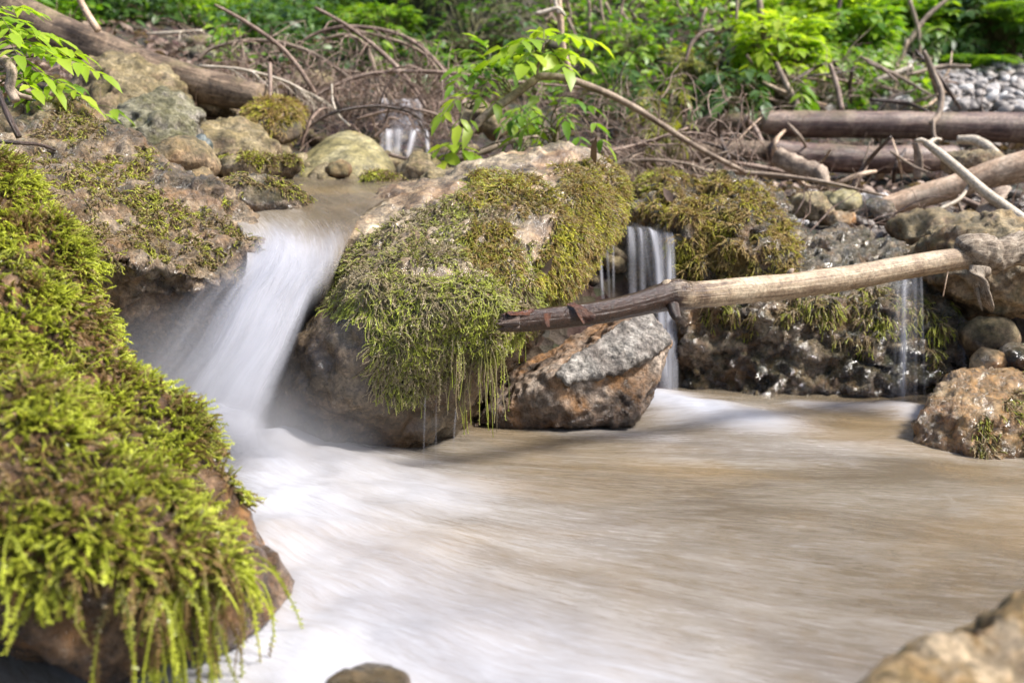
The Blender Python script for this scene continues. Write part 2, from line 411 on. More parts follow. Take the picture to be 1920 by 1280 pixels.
def mat_wood(name, dark, mid, light, rough=0.6, scale=14.0, bump=0.4, moss=0.0, wet_along=None, patch=0.0):
    m, nd, lk, b = newmat(name)
    al = attr(nd, "along").outputs["Fac"]; ar = attr(nd, "around").outputs["Fac"]
    geo = nd.new("ShaderNodeNewGeometry"); co = geo.outputs["Position"]
    cx = nd.new("ShaderNodeCombineXYZ")
    lk.new(mth(nd, lk, 'MULTIPLY', al, 2.2), cx.inputs[0]); lk.new(mth(nd, lk, 'MULTIPLY', mth(nd, lk, 'COSINE', ar), 1.6), cx.inputs[1]); lk.new(mth(nd, lk, 'MULTIPLY', mth(nd, lk, 'SINE', ar), 1.6), cx.inputs[2])
    g = noise_tex(nd, lk, cx.outputs[0], 4.5, 8, 0.65, 0.3); n = noise_tex(nd, lk, co, scale, 6, 0.65, 0.5); f = noise_tex(nd, lk, co, scale * 9, 5, 0.7)
    mixv = mth(nd, lk, 'ADD', mth(nd, lk, 'MULTIPLY', g.outputs[0], 0.5), mth(nd, lk, 'MULTIPLY', n.outputs[0], 0.5))
    r = ramp(nd, [(0.40, dark), (0.50, mid), (0.60, light)]); lk.new(mixv, r.inputs[0])
    rf = ramp(nd, [(0.36, 0.42), (0.62, 1.3)]); lk.new(f.outputs[0], rf.inputs[0])
    c = mixc(nd, lk, 0.7, r.outputs[0], rf.outputs[0], 'MULTIPLY'); rv = None
    if patch:
        np_ = noise_tex(nd, lk, co, 6.0, 5, 0.65, 1.0); rp = ramp(nd, [(0.52, 0.0), (0.58, 1.0)]); lk.new(np_.outputs[0], rp.inputs[0])
        c = mixc(nd, lk, mth(nd, lk, 'MULTIPLY', rp.outputs[0], patch), c, mixc(nd, lk, 0.7, light, rf.outputs[0], 'MULTIPLY'))
    nk = noise_tex(nd, lk, co, scale * 3.1, 4, 0.7, 1.6); rk = ramp(nd, [(0.59, 0.0), (0.66, 0.75)]); lk.new(nk.outputs[0], rk.inputs[0])   # nicks, bark scraps and stains
    c = mixc(nd, lk, rk.outputs[0], c, mixc(nd, lk, 0.7, dark, rf.outputs[0], 'MULTIPLY'))
    if wet_along:
        a0, a1, wc = wet_along
        w = mth(nd, lk, 'ADD', al, mth(nd, lk, 'MULTIPLY', mth(nd, lk, 'SUBTRACT', mth(nd, lk, 'MULTIPLY', mth(nd, lk, 'ADD', g.outputs[0], n.outputs[0]), .5), 0.5), 0.5))
        mr = nd.new("ShaderNodeMapRange"); lk.new(w, mr.inputs[0]); mr.inputs[1].default_value = a1; mr.inputs[2].default_value = a0
        c = mixc(nd, lk, mr.outputs[0], c, mixc(nd, lk, 0.8, wc, rf.outputs[0], 'MULTIPLY'))
        rv = mth(nd, lk, 'SUBTRACT', rough, mth(nd, lk, 'MULTIPLY', mr.outputs[0], rough - 0.2))
    if moss:
        nm = noise_tex(nd, lk, co, 5.0, 5, 0.65, 0.4); sx = nd.new("ShaderNodeSeparateXYZ"); lk.new(geo.outputs["Normal"], sx.inputs[0])
        rm = ramp(nd, [(0.62, 0.0), (0.75, 1.0)]); lk.new(mth(nd, lk, 'ADD', nm.outputs[0], mth(nd, lk, 'MULTIPLY', sx.outputs[2], 0.12)), rm.inputs[0])
        c = mixc(nd, lk, mth(nd, lk, 'MULTIPLY', rm.outputs[0], moss), c, (0.16, 0.17, 0.03))
    lk.new(c, b.inputs["Base Color"])
    if rv is not None: lk.new(rv, b.inputs["Roughness"])
    else: b.inputs["Roughness"].default_value = rough
    bp = nd.new("ShaderNodeBump"); bp.inputs["Strength"].default_value = bump; bp.inputs["Distance"].default_value = 0.006
    lk.new(mth(nd, lk, 'ADD', g.outputs[0], mth(nd, lk, 'MULTIPLY', f.outputs[0], 0.5)), bp.inputs["Height"]); lk.new(bp.outputs[0], b.inputs["Normal"])
    return m
# ------------------------------------------------------------------ the ground: one sheet
def tps(ctrl):
    c = np.array(ctrl, dtype=float); n = len(c); X = c[:, :2]
    def U(r2): return np.where(r2 < 1e-12, 0, 0.5 * r2 * np.log(np.maximum(r2, 1e-12)))
    K = U(((X[:, None] - X[None]) ** 2).sum(-1)) + 0.02 * np.eye(n); Q = np.hstack([np.ones((n, 1)), X])
    A = np.block([[K, Q], [Q.T, np.zeros((3, 3))]]); s = np.linalg.solve(A, np.append(c[:, 2], [0, 0, 0]))
    def f(xy):
        out = np.zeros(len(xy))
        for a in range(0, len(xy), 20000):
            q = xy[a:a + 20000]; out[a:a + 20000] = U(((q[:, None] - X[None]) ** 2).sum(-1)) @ s[:n] + s[n] + q @ s[n + 1:]
        return out
    return f
ctrl = [(x, y, -0.2) for x in (-1.2, -0.6, 0, 0.6, 1.2, 1.8) for y in (-0.6, 0.1, 0.6, 1.1, 1.5)]
ctrl = [(x, y, -.085 if x > .5 and y > .5 else z) for x, y, z in ctrl]
ctrl += [(x, 1.85, -0.12) for x in (-0.9, -0.3, 0.2, 0.8, 1.4)]
ctrl += [(2.4, y, 0.05) for y in (-0.6, 0.6, 1.5)] + [(3.2, 1.0, 0.4), (-2.0, 0.5, 0.45), (-2.6, -0.5, 0.6), (3.0, -0.6, .3), (-2.0, 1.4, .6)]
ctrl += [(-2.2, 2.3, .75), (-1.5, 2.3, .58), (-.95, 2.3, .42), (-.5, 2.3, .33), (0, 2.3, .33), (.5, 2.35, .22), (1.0, 2.35, .20), (1.6, 2.3, .22), (2.4, 2.3, .38)]
ctrl += [(-3, 3, 1.1), (-2, 3, .86), (-1.2, 3, .60), (-.5, 3, .39), (.2, 3, .39), (.8, 3, .31), (1.5, 3, .28), (2.4, 3, .34), (3.4, 3, .55)]
ctrl += [(-3, 3.6, 1.25), (-2, 3.6, .92), (-1.1, 3.6, .66), (-.35, 3.6, .60), (.4, 3.6, .46), (1.5, 3.6, .45), (2.5, 3.6, .47), (3.6, 3.6, .66)]
ctrl += [(-2.2, 4.3, 1.15), (-1.2, 4.3, .88), (-.3, 4.3, .78), (.5, 4.3, .66), (1.5, 4.3, .66), (2.6, 4.3, .70), (4, 4.3, .90)]
ctrl += [(-4, 5, 1.8), (-2.6, 5, 1.4), (-1.5, 5, 1.12), (-.3, 5, 1.0), (1, 5, 1.0), (2.2, 5, .84), (3.4, 5, .88), (5, 5, 1.0)]
ctrl += [(-4, 6.5, 2.5), (-2, 6.5, 2.0), (0, 6.5, 2.0), (1.5, 6.5, 1.9), (2.6, 6.5, 1.3), (4, 6.5, 1.12), (6, 6.5, 1.3)]
ctrl += [(-5, 9, 4.6), (-2, 9, 3.9), (1, 9, 3.9), (3, 9, 3.2), (5, 9, 2.4), (8, 9, 2.8)]
ctrl += [(x, 16, 8.5) for x in (-14, -6, 0, 7, 14)] + [(x, 32, 17) for x in (-24, -8, 8, 24)] + [(-14, 4, 6), (14, 4, 4), (-14, -6, 5), (14, -6, 4.5), (0, -6, -.3), (-24, 12, 12), (24, 12, 10)]
_tf = tps(ctrl)
def ground_z(xy):
    xy = np.asarray(xy, dtype=float).reshape(-1, 2); z = _tf(xy)
    p = np.column_stack([xy, np.zeros(len(xy))])
    z = np.minimum(z, 19 + 0 * z)
    up = np.clip((xy[:, 1] - 2.2) / 2.5, 0.15, 1)
    return z + up * ((.03 + .05 * np.clip((xy[:, 1] - 3.5) / 2, 0, 1)) * fbm(p, 1.6, 4) + 0.018 * fbm(p, 9.0, 3))
def axis(a, b, lo, hi, step, growth=1.16):
    core = list(np.arange(a, b + 1e-6, step)); s = step; x = a
    left = []
    while x > lo: s *= growth; x -= s; left.append(x)
    s = step; x = core[-1]; right = []
    while x < hi: s *= growth; x += s; right.append(x)
    return np.array(left[::-1] + core + right)
gx = axis(-2.6, 3.6, -24, 24, 0.03); gy = axis(-0.7, 7.0, -7, 32, 0.03)
GX, GY = np.meshgrid(gx, gy); gz = ground_z(np.column_stack([GX.ravel(), GY.ravel()]))
GV = np.column_stack([GX.ravel(), GY.ravel(), gz]); nx = len(gx)
ii = (np.arange(len(gy) - 1)[:, None] * nx + np.arange(nx - 1)[None]).ravel()
GF = np.stack([ii, ii + 1, ii + nx + 1, ii + nx], 1)
m, nd, lk, b = newmat("forest_soil")
geo = nd.new("ShaderNodeNewGeometry"); co = geo.outputs["Position"]
n1 = noise_tex(nd, lk, co, 3.0, 8, 0.65, 0.5); n2 = noise_tex(nd, lk, co, 28, 8, 0.7); vo = nd.new("ShaderNodeTexVoronoi"); vo.inputs["Scale"].default_value = 34; lk.new(co, vo.inputs["Vector"])
r1 = ramp(nd, [(.3, (.030, .022, .014)), (.5, (.075, .055, .035)), (.7, (.15, .115, .08))]); lk.new(n1.outputs[0], r1.inputs[0])
r2 = ramp(nd, [(.3, .45), (.68, 1.5)]); lk.new(n2.outputs[0], r2.inputs[0])
c = mixc(nd, lk, .9, r1.outputs[0], r2.outputs[0], 'MULTIPLY')
c = mixc(nd, lk, .35, c, mixc(nd, lk, 1.0, vo.outputs["Color"], (.16, .12, .085), 'MULTIPLY'))
ng = noise_tex(nd, lk, co, 1.7, 5, .6); rgm = ramp(nd, [(.52, 0.0), (.66, .75)]); lk.new(ng.outputs[0], rgm.inputs[0])
c = mixc(nd, lk, rgm.outputs[0], c, (.035, .045, .012)); c = mixc(nd, lk, 1.0, c, (.62, .6, .58), 'MULTIPLY')
lk.new(c, b.inputs["Base Color"]); b.inputs["Roughness"].default_value = .8
bp = nd.new("ShaderNodeBump"); bp.inputs["Strength"].default_value = .8; bp.inputs["Distance"].default_value = .03
lk.new(mth(nd, lk, 'ADD', n2.outputs[0], vo.outputs["Distance"]), bp.inputs["Height"]); lk.new(bp.outputs[0], b.inputs["Normal"])
ground = mesh_obj("ground", GV, GF, m, origin=np.zeros(3)); tag(ground, "brown forest soil rising behind the stream", kind="structure")

# ------------------------------------------------------------------ water
def water_mat(name, alpha_lo, alpha_hi, tan=True):
    m, nd, lk, b = newmat(name)
    fo = attr(nd, "foam").outputs["Fac"]; fl = attr(nd, "flow").outputs["Vector"]
    mp = nd.new("ShaderNodeMapping"); lk.new(fl, mp.inputs[0]); mp.inputs["Scale"].default_value = (1.3, 4.5, 1)
    s1 = noise_tex(nd, lk, mp.outputs[0], 1.0, 6, .6, .8)
    mp2 = nd.new("ShaderNodeMapping"); lk.new(fl, mp2.inputs[0]); mp2.inputs["Scale"].default_value = (13, 130, 1)
    s2 = noise_tex(nd, lk, mp2.outputs[0], 1.0, 8, .72, .9)
    mp3 = nd.new("ShaderNodeMapping"); lk.new(fl, mp3.inputs[0]); mp3.inputs["Scale"].default_value = (42, 300, 1)
    s3 = noise_tex(nd, lk, mp3.outputs[0], 1.0, 6, .7, .5)
    base = ramp(nd, [(.30, (.125, .092, .056)), (.45, (.205, .163, .11)), (.6, (.27, .225, .16)), (.8, (.35, .305, .235))]); lk.new(s1.outputs[0], base.inputs[0])
    gp = nd.new("ShaderNodeNewGeometry"); am = noise_tex(nd, lk, gp.outputs["Position"], 1.9, 4, .6, .6); ra = ramp(nd, [(.48, 0.0), (.64, .62)]); lk.new(am.outputs[0], ra.inputs[0])   # silt stirred up in ochre clouds
    silt = mixc(nd, lk, ra.outputs[0], base.outputs[0], (.34, .235, .115))
    st = mth(nd, lk, 'ADD', mth(nd, lk, 'MULTIPLY', s2.outputs[0], .55), mth(nd, lk, 'MULTIPLY', s3.outputs[0], .45))
    rs = ramp(nd, [(.40, 0.0), (.64, 1.0)]); lk.new(st, rs.inputs[0])
    # foam grows out of the streaks
    f = mth(nd, lk, 'ADD', fo, mth(nd, lk, 'MULTIPLY', mth(nd, lk, 'SUBTRACT', s1.outputs[0], .5), mth(nd, lk, 'MULTIPLY', mth(nd, lk, 'SUBTRACT', 1.15, fo), .55)))
    f = mth(nd, lk, 'ADD', f, mth(nd, lk, 'MULTIPLY', mth(nd, lk, 'SUBTRACT', rs.outputs[0], .45), mth(nd, lk, 'SUBTRACT', .30, mth(nd, lk, 'MULTIPLY', fo, .10))), clamp=True)
    rfo = ramp(nd, [(.36, (.265, .27, .30)), (.5, (.375, .385, .425)), (.64, (.49, .505, .565))]); lk.new(mth(nd, lk, 'ADD', mth(nd, lk, 'MULTIPLY', s1.outputs[0], .6), mth(nd, lk, 'MULTIPLY', st, .4)), rfo.inputs[0])
    c = mixc(nd, lk, f, silt, rfo.outputs[0])
    lk.new(c, b.inputs["Base Color"]); b.inputs["IOR"].default_value = 1.33
    rr = nd.new("ShaderNodeMapRange"); lk.new(f, rr.inputs[0]); rr.inputs[3].default_value = .12; rr.inputs[4].default_value = .6; lk.new(rr.outputs[0], b.inputs["Roughness"])
    bp = nd.new("ShaderNodeBump"); bp.inputs["Strength"].default_value = .30; bp.inputs["Distance"].default_value = .012
    lk.new(st, bp.inputs["Height"]); lk.new(bp.outputs[0], b.inputs["Normal"])
    a = nd.new("ShaderNodeMapRange"); lk.new(f, a.inputs[0]); a.inputs[1].default_value = 0; a.inputs[2].default_value = .45; a.inputs[3].default_value = alpha_lo; a.inputs[4].default_value = alpha_hi
    ed = attr(nd, "edge").outputs["Fac"]
    lk.new(mth(nd, lk, 'MULTIPLY', a.outputs[0], ed), b.inputs["Alpha"])
    return m
def seg_dist(p, a, b):
    a, b = np.asarray(a)[:2], np.asarray(b)[:2]; t = np.clip(((p - a) @ (b - a)) / ((b - a) @ (b - a)), 0, 1)
    return np.linalg.norm(p - (a + t[:, None] * (b - a)), axis=1), t
def W0(px, py):                                           # a pixel of the photograph on the pool's level
    d = CAMH / (sp_ + (py - 640) / FP * cp_); return P(px, py, d)
px_ = np.arange(-1.7, 2.9, .011); py_ = np.arange(-.7, 2.25, .011)
PX, PY = np.meshgrid(px_, py_); q = np.column_stack([PX.ravel(), PY.ravel()])
foam = np.zeros(len(q)); mound = np.zeros(len(q))
for a, bb, w, amp, h in [((300, 840), (480, 870), .15, 1.0, .022), ((470, 880), (560, 1000), .15, .85, .018), ((540, 990), (700, 1180), .20, .70, .006), ((640, 1170), (1000, 1340), .22, .78, .004), ((520, 870), (780, 940), .15, .68, .006), ((430, 1230), (640, 1290), .12, .8, .003), ((800, 1000), (1300, 1080), .45, .18, 0),
                         ((300, 900), (520, 1250), .12, .62, .01), ((700, 950), (1050, 1010), .16, .33, 0), ((900, 1150), (1500, 1290), .25, .30, 0), ((1230, 752), (1330, 775), .075, 1.0, .014), ((1300, 775), (1420, 790), .09, .8, .004), ((1050, 800), (1250, 820), .06, .40, 0), ((1250, 830), (1560, 850), .09, .25, 0),
                         ((1500, 760), (1720, 772), .035, .5, .004), ((1690, 765), (1720, 780), .05, .6, .005)]:
    A, B = W0(*a), W0(*bb); dd, t = seg_dist(q, A, B)
    g = np.exp(-(dd / w) ** 2); foam = np.maximum(foam, amp * g); mound += h * g
src = W0(330, 790)[:2]; rel = q - src; rad = np.linalg.norm(rel, axis=1); ang = np.arctan2(rel[:, 1], rel[:, 0])
ang = ang - .10 * np.sin(rad * 2.2)
s2_ = W0(1290, 745)[:2]; rel2 = q - s2_; rad2 = np.linalg.norm(rel2, axis=1); ang2 = np.arctan2(rel2[:, 1], rel2[:, 0])
flow = np.column_stack([.4 * rad + .6 * q[:, 0], .42 * ang * 1.1 + .58 * q[:, 1] * .9 + .03 * np.sin(q[:, 0] * 3.1 + q[:, 1] * 2), 0 * rad])
flowp = flow * np.array([2.5, 16, 1])
zz = mound + .0045 * fbm(flowp, 1.0, 3) + .003 * fbm(np.column_stack([q * 5, 0 * rad]), 1.0, 2) + .006 * fbm(np.column_stack([q * 1.6, 0 * rad]), 1.0, 2)
zz += mound * .5 * fbm(np.column_stack([q * 9, 0 * rad]), 1.0, 3)
nx = len(px_); ii = (np.arange(len(py_) - 1)[:, None] * nx + np.arange(nx - 1)[None]).ravel()
pool_mat = water_mat("stream_water", .68, 1.0)
pool = mesh_obj("pool_water", np.column_stack([q, zz]), np.stack([ii, ii + 1, ii + nx + 1, ii + nx], 1), pool_mat, attrs=dict(foam=foam, edge=np.ones(len(q))), vattrs=dict(flow=flow), origin=np.zeros(3))
tag(pool, "milky tan pool of flowing stream water", kind="structure")

def sheet(rows, nu, nv, bulge=0.0):
    """rows of (left px,py,d),(right px,py,d) -> a grid of world points nv down by nu across, with coords u,v in 0-1"""
    Lp = catmull([P(*r[0]) for r in rows], 12); Rp = catmull([P(*r[1]) for r in rows], 12)
    k = np.linspace(0, len(Lp) - 1, nv); i0 = np.minimum(k.astype(int), len(Lp) - 2); f = (k - i0)[:, None]
    Lp = Lp[i0] * (1 - f) + Lp[i0 + 1] * f; Rp = Rp[i0] * (1 - f) + Rp[i0 + 1] * f
    u = np.linspace(0, 1, nu); G = Lp[:, None] * (1 - u[None, :, None]) + Rp[:, None] * u[None, :, None]
    U = np.broadcast_to(u[None], (nv, nu)); Vv = np.broadcast_to(np.linspace(0, 1, nv)[:, None], (nv, nu))
    w = np.linalg.norm(Rp - Lp, axis=1)[:, None]
    dn = nrm(np.gradient(G, axis=0)); ac = nrm(np.gradient(G, axis=1)); N = np.cross(ac, dn); N = nrm(N) * -1
    N = np.where((N @ np.array([0, -1., .6]))[..., None] < 0, -N, N)
    G = G + N * (bulge * w * (4 * U * (1 - U)) * np.clip(Vv * 2.2, 0, 1))[..., None]
    ii = (np.arange(nv - 1)[:, None] * nu + np.arange(nu - 1)[None]).ravel()
    ln = np.concatenate([[0], np.cumsum(np.linalg.norm(np.diff(G[:, nu // 2], axis=0), axis=1))])
    return G, N, U.ravel(), Vv.ravel(), np.stack([ii, ii + 1, ii + nu + 1, ii + nu], 1), np.broadcast_to(ln[:, None], (nv, nu)).ravel(), (U * w).ravel()
def sstep(a, b, x): t = np.clip((x - a) / (b - a), 0, 1); return t * t * (3 - 2 * t)

# upper stream sliding over the lip between the boulders
rows = [((380, 322, 3.0), (900, 322, 3.0)), ((360, 330, 2.5), (900, 331, 2.5)), ((350, 342, 2.15), (860, 346, 2.15)), ((350, 356, 1.95), (800, 356, 2.0)), ((385, 380, 1.84), (735, 372, 1.88)), ((430, 408, 1.74), (690, 396, 1.78)),
        ((455, 440, 1.67), (668, 424, 1.70)), ((462, 480, 1.61), (650, 462, 1.65)), ((455, 530, 1.565), (630, 510, 1.60)), ((438, 590, 1.535), (606, 580, 1.56))]
G, N, U, Vv, F, ln, wd = sheet(rows, 70, 150)
zn = .007 * fbm(np.column_stack([wd * 9, ln * 2.2, 0 * ln]), 1.0, 3)
Gs = G.reshape(-1, 3) + N.reshape(-1, 3) * zn[:, None]
fo = .06 + .8 * sstep(.55, .98, Vv) * np.clip(.25 + 1.2 * np.exp(-((U - .35) / .38) ** 2), 0, 1)
upper = mesh_obj("upper_stream_water", Gs, F, water_mat("upper_water", .72, .96), attrs=dict(foam=fo, edge=(1 - sstep(.76, 1.0, Vv)) * sstep(0, .02, U) * (1 - sstep(.97, 1, U))), vattrs=dict(flow=np.column_stack([ln, wd, 0 * ln])), origin=np.zeros(3))
tag(upper, "clear brown stream sliding over the lip between mossy boulders", kind="structure")

def fall_mat(name, col=(.64, .65, .71), dens=1.0, su=60., sv=2.5, seed=0., lo=.36, hi=.62, rough=.45):
    m, nd, lk, b = newmat(name)
    fl = attr(nd, "flow").outputs["Vector"]; ed = attr(nd, "edge").outputs["Fac"]
    mp = nd.new("ShaderNodeMapping"); lk.new(fl, mp.inputs[0]); mp.inputs["Scale"].default_value = (sv, su, 1); mp.inputs["Location"].default_value = (seed, seed * 3.1, 0)
    s = noise_tex(nd, lk, mp.outputs[0], 1.0, 7, .66, .5)
    mp2 = nd.new("ShaderNodeMapping"); lk.new(fl, mp2.inputs[0]); mp2.inputs["Scale"].default_value = (sv * 1.3, su * .22, 1); mp2.inputs["Location"].default_value = (seed * 2, seed, 0)
    s2 = noise_tex(nd, lk, mp2.outputs[0], 1.0, 3, .6, .4)
    v = mth(nd, lk, 'ADD', mth(nd, lk, 'MULTIPLY', s.outputs[0], .5), mth(nd, lk, 'MULTIPLY', s2.outputs[0], .5))
    r = ramp(nd, [(lo, 0.0), (hi, 1.0)]); lk.new(v, r.inputs[0])
    core = attr(nd, "core").outputs["Fac"]
    a = mth(nd, lk, 'MAXIMUM', mth(nd, lk, 'MULTIPLY', r.outputs[0], mth(nd, lk, 'SUBTRACT', 1.0, core)), core)
    a = mth(nd, lk, 'ADD', mth(nd, lk, 'MULTIPLY', a, .55), mth(nd, lk, 'MULTIPLY', r.outputs[0], .45))
    a = mth(nd, lk, 'MULTIPLY', mth(nd, lk, 'MULTIPLY', a, ed), dens, clamp=True)
    lk.new(a, b.inputs["Alpha"]); b.inputs["Base Color"].default_value = (*col, 1); b.inputs["Roughness"].default_value = rough; b.inputs["IOR"].default_value = 1.2
    tr = nd.new("ShaderNodeBsdfTranslucent"); tr.inputs[0].default_value = (*col, 1)
    tp = nd.new("ShaderNodeBsdfTransparent"); mt = nd.new("ShaderNodeMixShader"); lk.new(a, mt.inputs[0]); lk.new(tp.outputs[0], mt.inputs[1]); lk.new(tr.outputs[0], mt.inputs[2])
    mx = nd.new("ShaderNodeMixShader"); mx.inputs[0].default_value = .4; lk.new(b.outputs[0], mx.inputs[1]); lk.new(mt.outputs[0], mx.inputs[2]); lk.new(mx.outputs[0], nd["Material Output"].inputs[0])
    return m
# main fall
def main_fall():
    g = Geo(); fls = []
    for k, (ex, off, dens) in enumerate([(0, 0, 1.0), (14, .02, .95), (34, .035, .7), (62, .05, .4), (100, .06, .2)]):
        rows = [((455 - ex * .1, 425, 1.70), (668 + ex * .05, 415, 1.72)), ((463 - ex * .15, 465, 1.63), (655 + ex * .05, 452, 1.66)), ((462 - ex * .4, 520, 1.575), (632 + ex * .1, 505, 1.60)), ((432 - ex * .8, 585, 1.535), (590 + ex * .02, 580, 1.555)),
                ((396 - ex, 660, 1.50), (556 + ex * .02, 660, 1.525)), ((350 - ex * 1.2, 735, 1.475), (524 + ex * .04, 740, 1.50)), ((310 - ex * 1.2, 805, 1.455), (504 + ex * .1, 815, 1.48)), ((290 - ex, 870, 1.42), (525 + ex * .4, 880, 1.44)), ((270 - ex, 930, 1.36), (550 + ex * .6, 940, 1.38))]
        G, N, U, Vv, F, ln, wd = sheet(rows, 60, 140, .16)
        G = G.reshape(-1, 3) + N.reshape(-1, 3) * (off * sstep(0, .5, Vv) + .012 * fbm(np.column_stack([wd * 16, ln * 2.4, 0 * ln + k * 3]), 1.0, 3))[:, None]
        G[:, 2] = np.maximum(G[:, 2], .006)
        e = sstep(0, .30, U) * (1 - sstep(.80, 1.0, U)) * sstep(0, .34, Vv + .10 * fbm(np.column_stack([wd * 14, 0 * wd, 0 * wd]), 1.0, 2)) * (1 - sstep(.72, .98, Vv))
        core = np.exp(-(((U - .62) / .22) ** 2)) * sstep(.15, .6, Vv) * .75 + .45 * sstep(.55, .85, Vv)
        g.add(G, F, edge=np.clip(e, 0, 1) * dens * (.55 + .45 * sstep(.1, .6, Vv)), core=np.clip(core, 0, 1), fu=ln + k * 1.7, fv=wd + k * .7)
    V = np.concatenate(g.V); A = {k: np.concatenate(v) for k, v in g.A.items()}
    o = mesh_obj("waterfall", V, [np.concatenate(f) for f in g.F.values()], fall_mat("white_water"), attrs=dict(edge=A["edge"], core=A["core"]), vattrs=dict(flow=np.column_stack([A["fu"], A["fv"], 0 * A["fu"]])))
    tag(o, "white silky waterfall pouring between the two big mossy boulders", kind="structure")
main_fall()
def thin_fall(name, label, sheets, **kw):
    g = Geo()
    for k, (rows, dens, bulge) in enumerate(sheets):
        G, N, U, Vv, F, ln, wd = sheet(rows, 40, 70, bulge)
        G = G.reshape(-1, 3) + N.reshape(-1, 3) * (.004 * fbm(np.column_stack([wd * 40, ln * 4, 0 * ln + k]), 1.0, 2))[:, None]
        e = sstep(0, .5, U) * (1 - sstep(.5, 1, U)) * (1 - .6 * sstep(.8, 1, Vv)) * sstep(0, .10, Vv) * np.clip(.75 + .5 * fbm(np.column_stack([ln * 9, 0 * ln + 7 * k, 0 * ln]), 1.0, 2), .3, 1)
        g.add(G, F, edge=e * dens, core=0 * U, fu=ln + k * 1.3, fv=wd + k * .37)
    V = np.concatenate(g.V); A = {k: np.concatenate(v) for k, v in g.A.items()}
    o = mesh_obj(name, V, [np.concatenate(f) for f in g.F.values()], fall_mat("thin_" + name.replace(".", "_"), **kw), attrs=dict(edge=A["edge"], core=A["core"]), vattrs=dict(flow=np.column_stack([A["fu"], A["fv"], 0 * A["fu"]])))
    tag(o, label, kind="structure")
def wisp(x0, x1, w0, w1, ys, ds):
    """one narrow thread of falling water: centre drifts x0->x1, width w0->w1 (photo pixels)"""
    out = []
    for k, (y, d) in enumerate(zip(ys, ds)):
        t = k / (len(ys) - 1); x = x0 + (x1 - x0) * t ** .7; w = (w0 + (w1 - w0) * t) / 2
        out.append(((x - w, y, d), (x + w, y + 2, d)))
    return out
yA, dA = (424, 434, 470, 530, 600), (2.24, 2.17, 2.14, 2.12, 2.10)
yB, dB = (430, 440, 480, 560, 650, 752), (2.22, 2.16, 2.13, 2.10, 2.05, 2.0)
thin_fall("waterfall", "thin veil of water falling in threads behind the pale stick",
          [(wisp(1180, 1186, 18, 26, yA, dA), .75, .2), (wisp(1198, 1206, 14, 20, yA, dA), .7, .2), (wisp(1212, 1238, 14, 20, yA, dA), .8, .2), (wisp(1222, 1246, 22, 34, yB, dB), .75, .2), (wisp(1245, 1254, 24, 40, yB, dB), .95, .2), (wisp(1256, 1268, 8, 14, yB, dB), .8, .2),
           (wisp(1112, 1130, 8, 10, (440, 450, 490, 560), (2.2, 2.17, 2.15, 2.13)), .85, .2), (wisp(1130, 1142, 7, 9, (432, 445, 490, 560), (2.2, 2.17, 2.15, 2.13)), .8, .2), (wisp(1148, 1150, 6, 9, (430, 445, 490, 560), (2.2, 2.17, 2.15, 2.13)), .6, .2),
           ([((1165, 412, 2.25), (1262, 425, 2.25)), ((1172, 432, 2.18), (1258, 438, 2.18)), ((1172, 470, 2.15), (1258, 475, 2.15)), ((1190, 560, 2.13), (1264, 570, 2.11)), ((1215, 650, 2.08), (1276, 660, 2.05)), ((1226, 750, 2.03), (1286, 755, 2.0))], .26, .1)], su=60., sv=.8, lo=.34, hi=.56)
yC, dC = (478, 520, 560, 630, 700, 770), (2.14, 2.02, 1.975, 1.945, 1.93, 1.915)
thin_fall("waterfall", "faint trickles running down the right end of the wet mossy boulder",
          [(wisp(1690, 1672, 10, 14, yC, dC), .4, .2), (wisp(1700, 1690, 12, 22, yC, dC), .6, .2), (wisp(1715, 1716, 8, 12, yC, dC), .6, .2), (wisp(1725, 1732, 6, 10, yC, dC), .3, .2),
           ([((1660, 480, 2.16), (1735, 500, 2.12)), ((1655, 520, 2.03), (1738, 545, 1.99)), ((1655, 600, 1.96), (1738, 620, 1.935)), ((1655, 690, 1.945), (1737, 700, 1.915)), ((1655, 768, 1.925), (1736, 772, 1.905))], .28, .05),
           ([((1785, 585, 2.08), (1815, 590, 2.06)), ((1790, 640, 2.03), (1818, 645, 2.02)), ((1790, 720, 2.0), (1815, 725, 2.0))], .5, .05)], su=60., sv=1.0, lo=.36, hi=.60)
yD, dD = (184, 192, 212, 236), (3.42, 3.35, 3.33, 3.31); yE, dE = (240, 250, 275, 298), (3.26, 3.2, 3.17, 3.14)
thin_fall("waterfall", "small far cascade dropping between the dead branches",
          [(wisp(722, 716, 26, 24, yD, dD), 1.0, .2), (wisp(742, 738, 16, 18, yD, dD), .8, .2), (wisp(764, 760, 30, 34, yD, dD), 1.0, .2), (wisp(784, 784, 20, 24, yD, dD), .9, .2), (wisp(756, 768, 14, 16, yD, dD), .7, .2),
           (wisp(728, 728, 26, 30, yE, dE), .85, .2), (wisp(748, 744, 22, 24, yE, dE), .6, .2), (wisp(784, 764, 20, 16, yE, [d - .04 for d in dE]), 1.0, .2), (wisp(796, 804, 12, 12, yE, dE), .7, .2), (wisp(716, 716, 12, 12, yE, dE), .6, .2),
           ([((712, 186, 3.43), (795, 186, 3.43)), ((706, 225, 3.36), (790, 228, 3.36)), ((702, 240, 3.30), (803, 240, 3.30)), ((712, 256, 3.22), (806, 256, 3.22)), ((715, 297, 3.17), (806, 298, 3.17))], .4, .1)], su=40., sv=1.3, lo=.30, hi=.52, col=(.86, .85, .90))

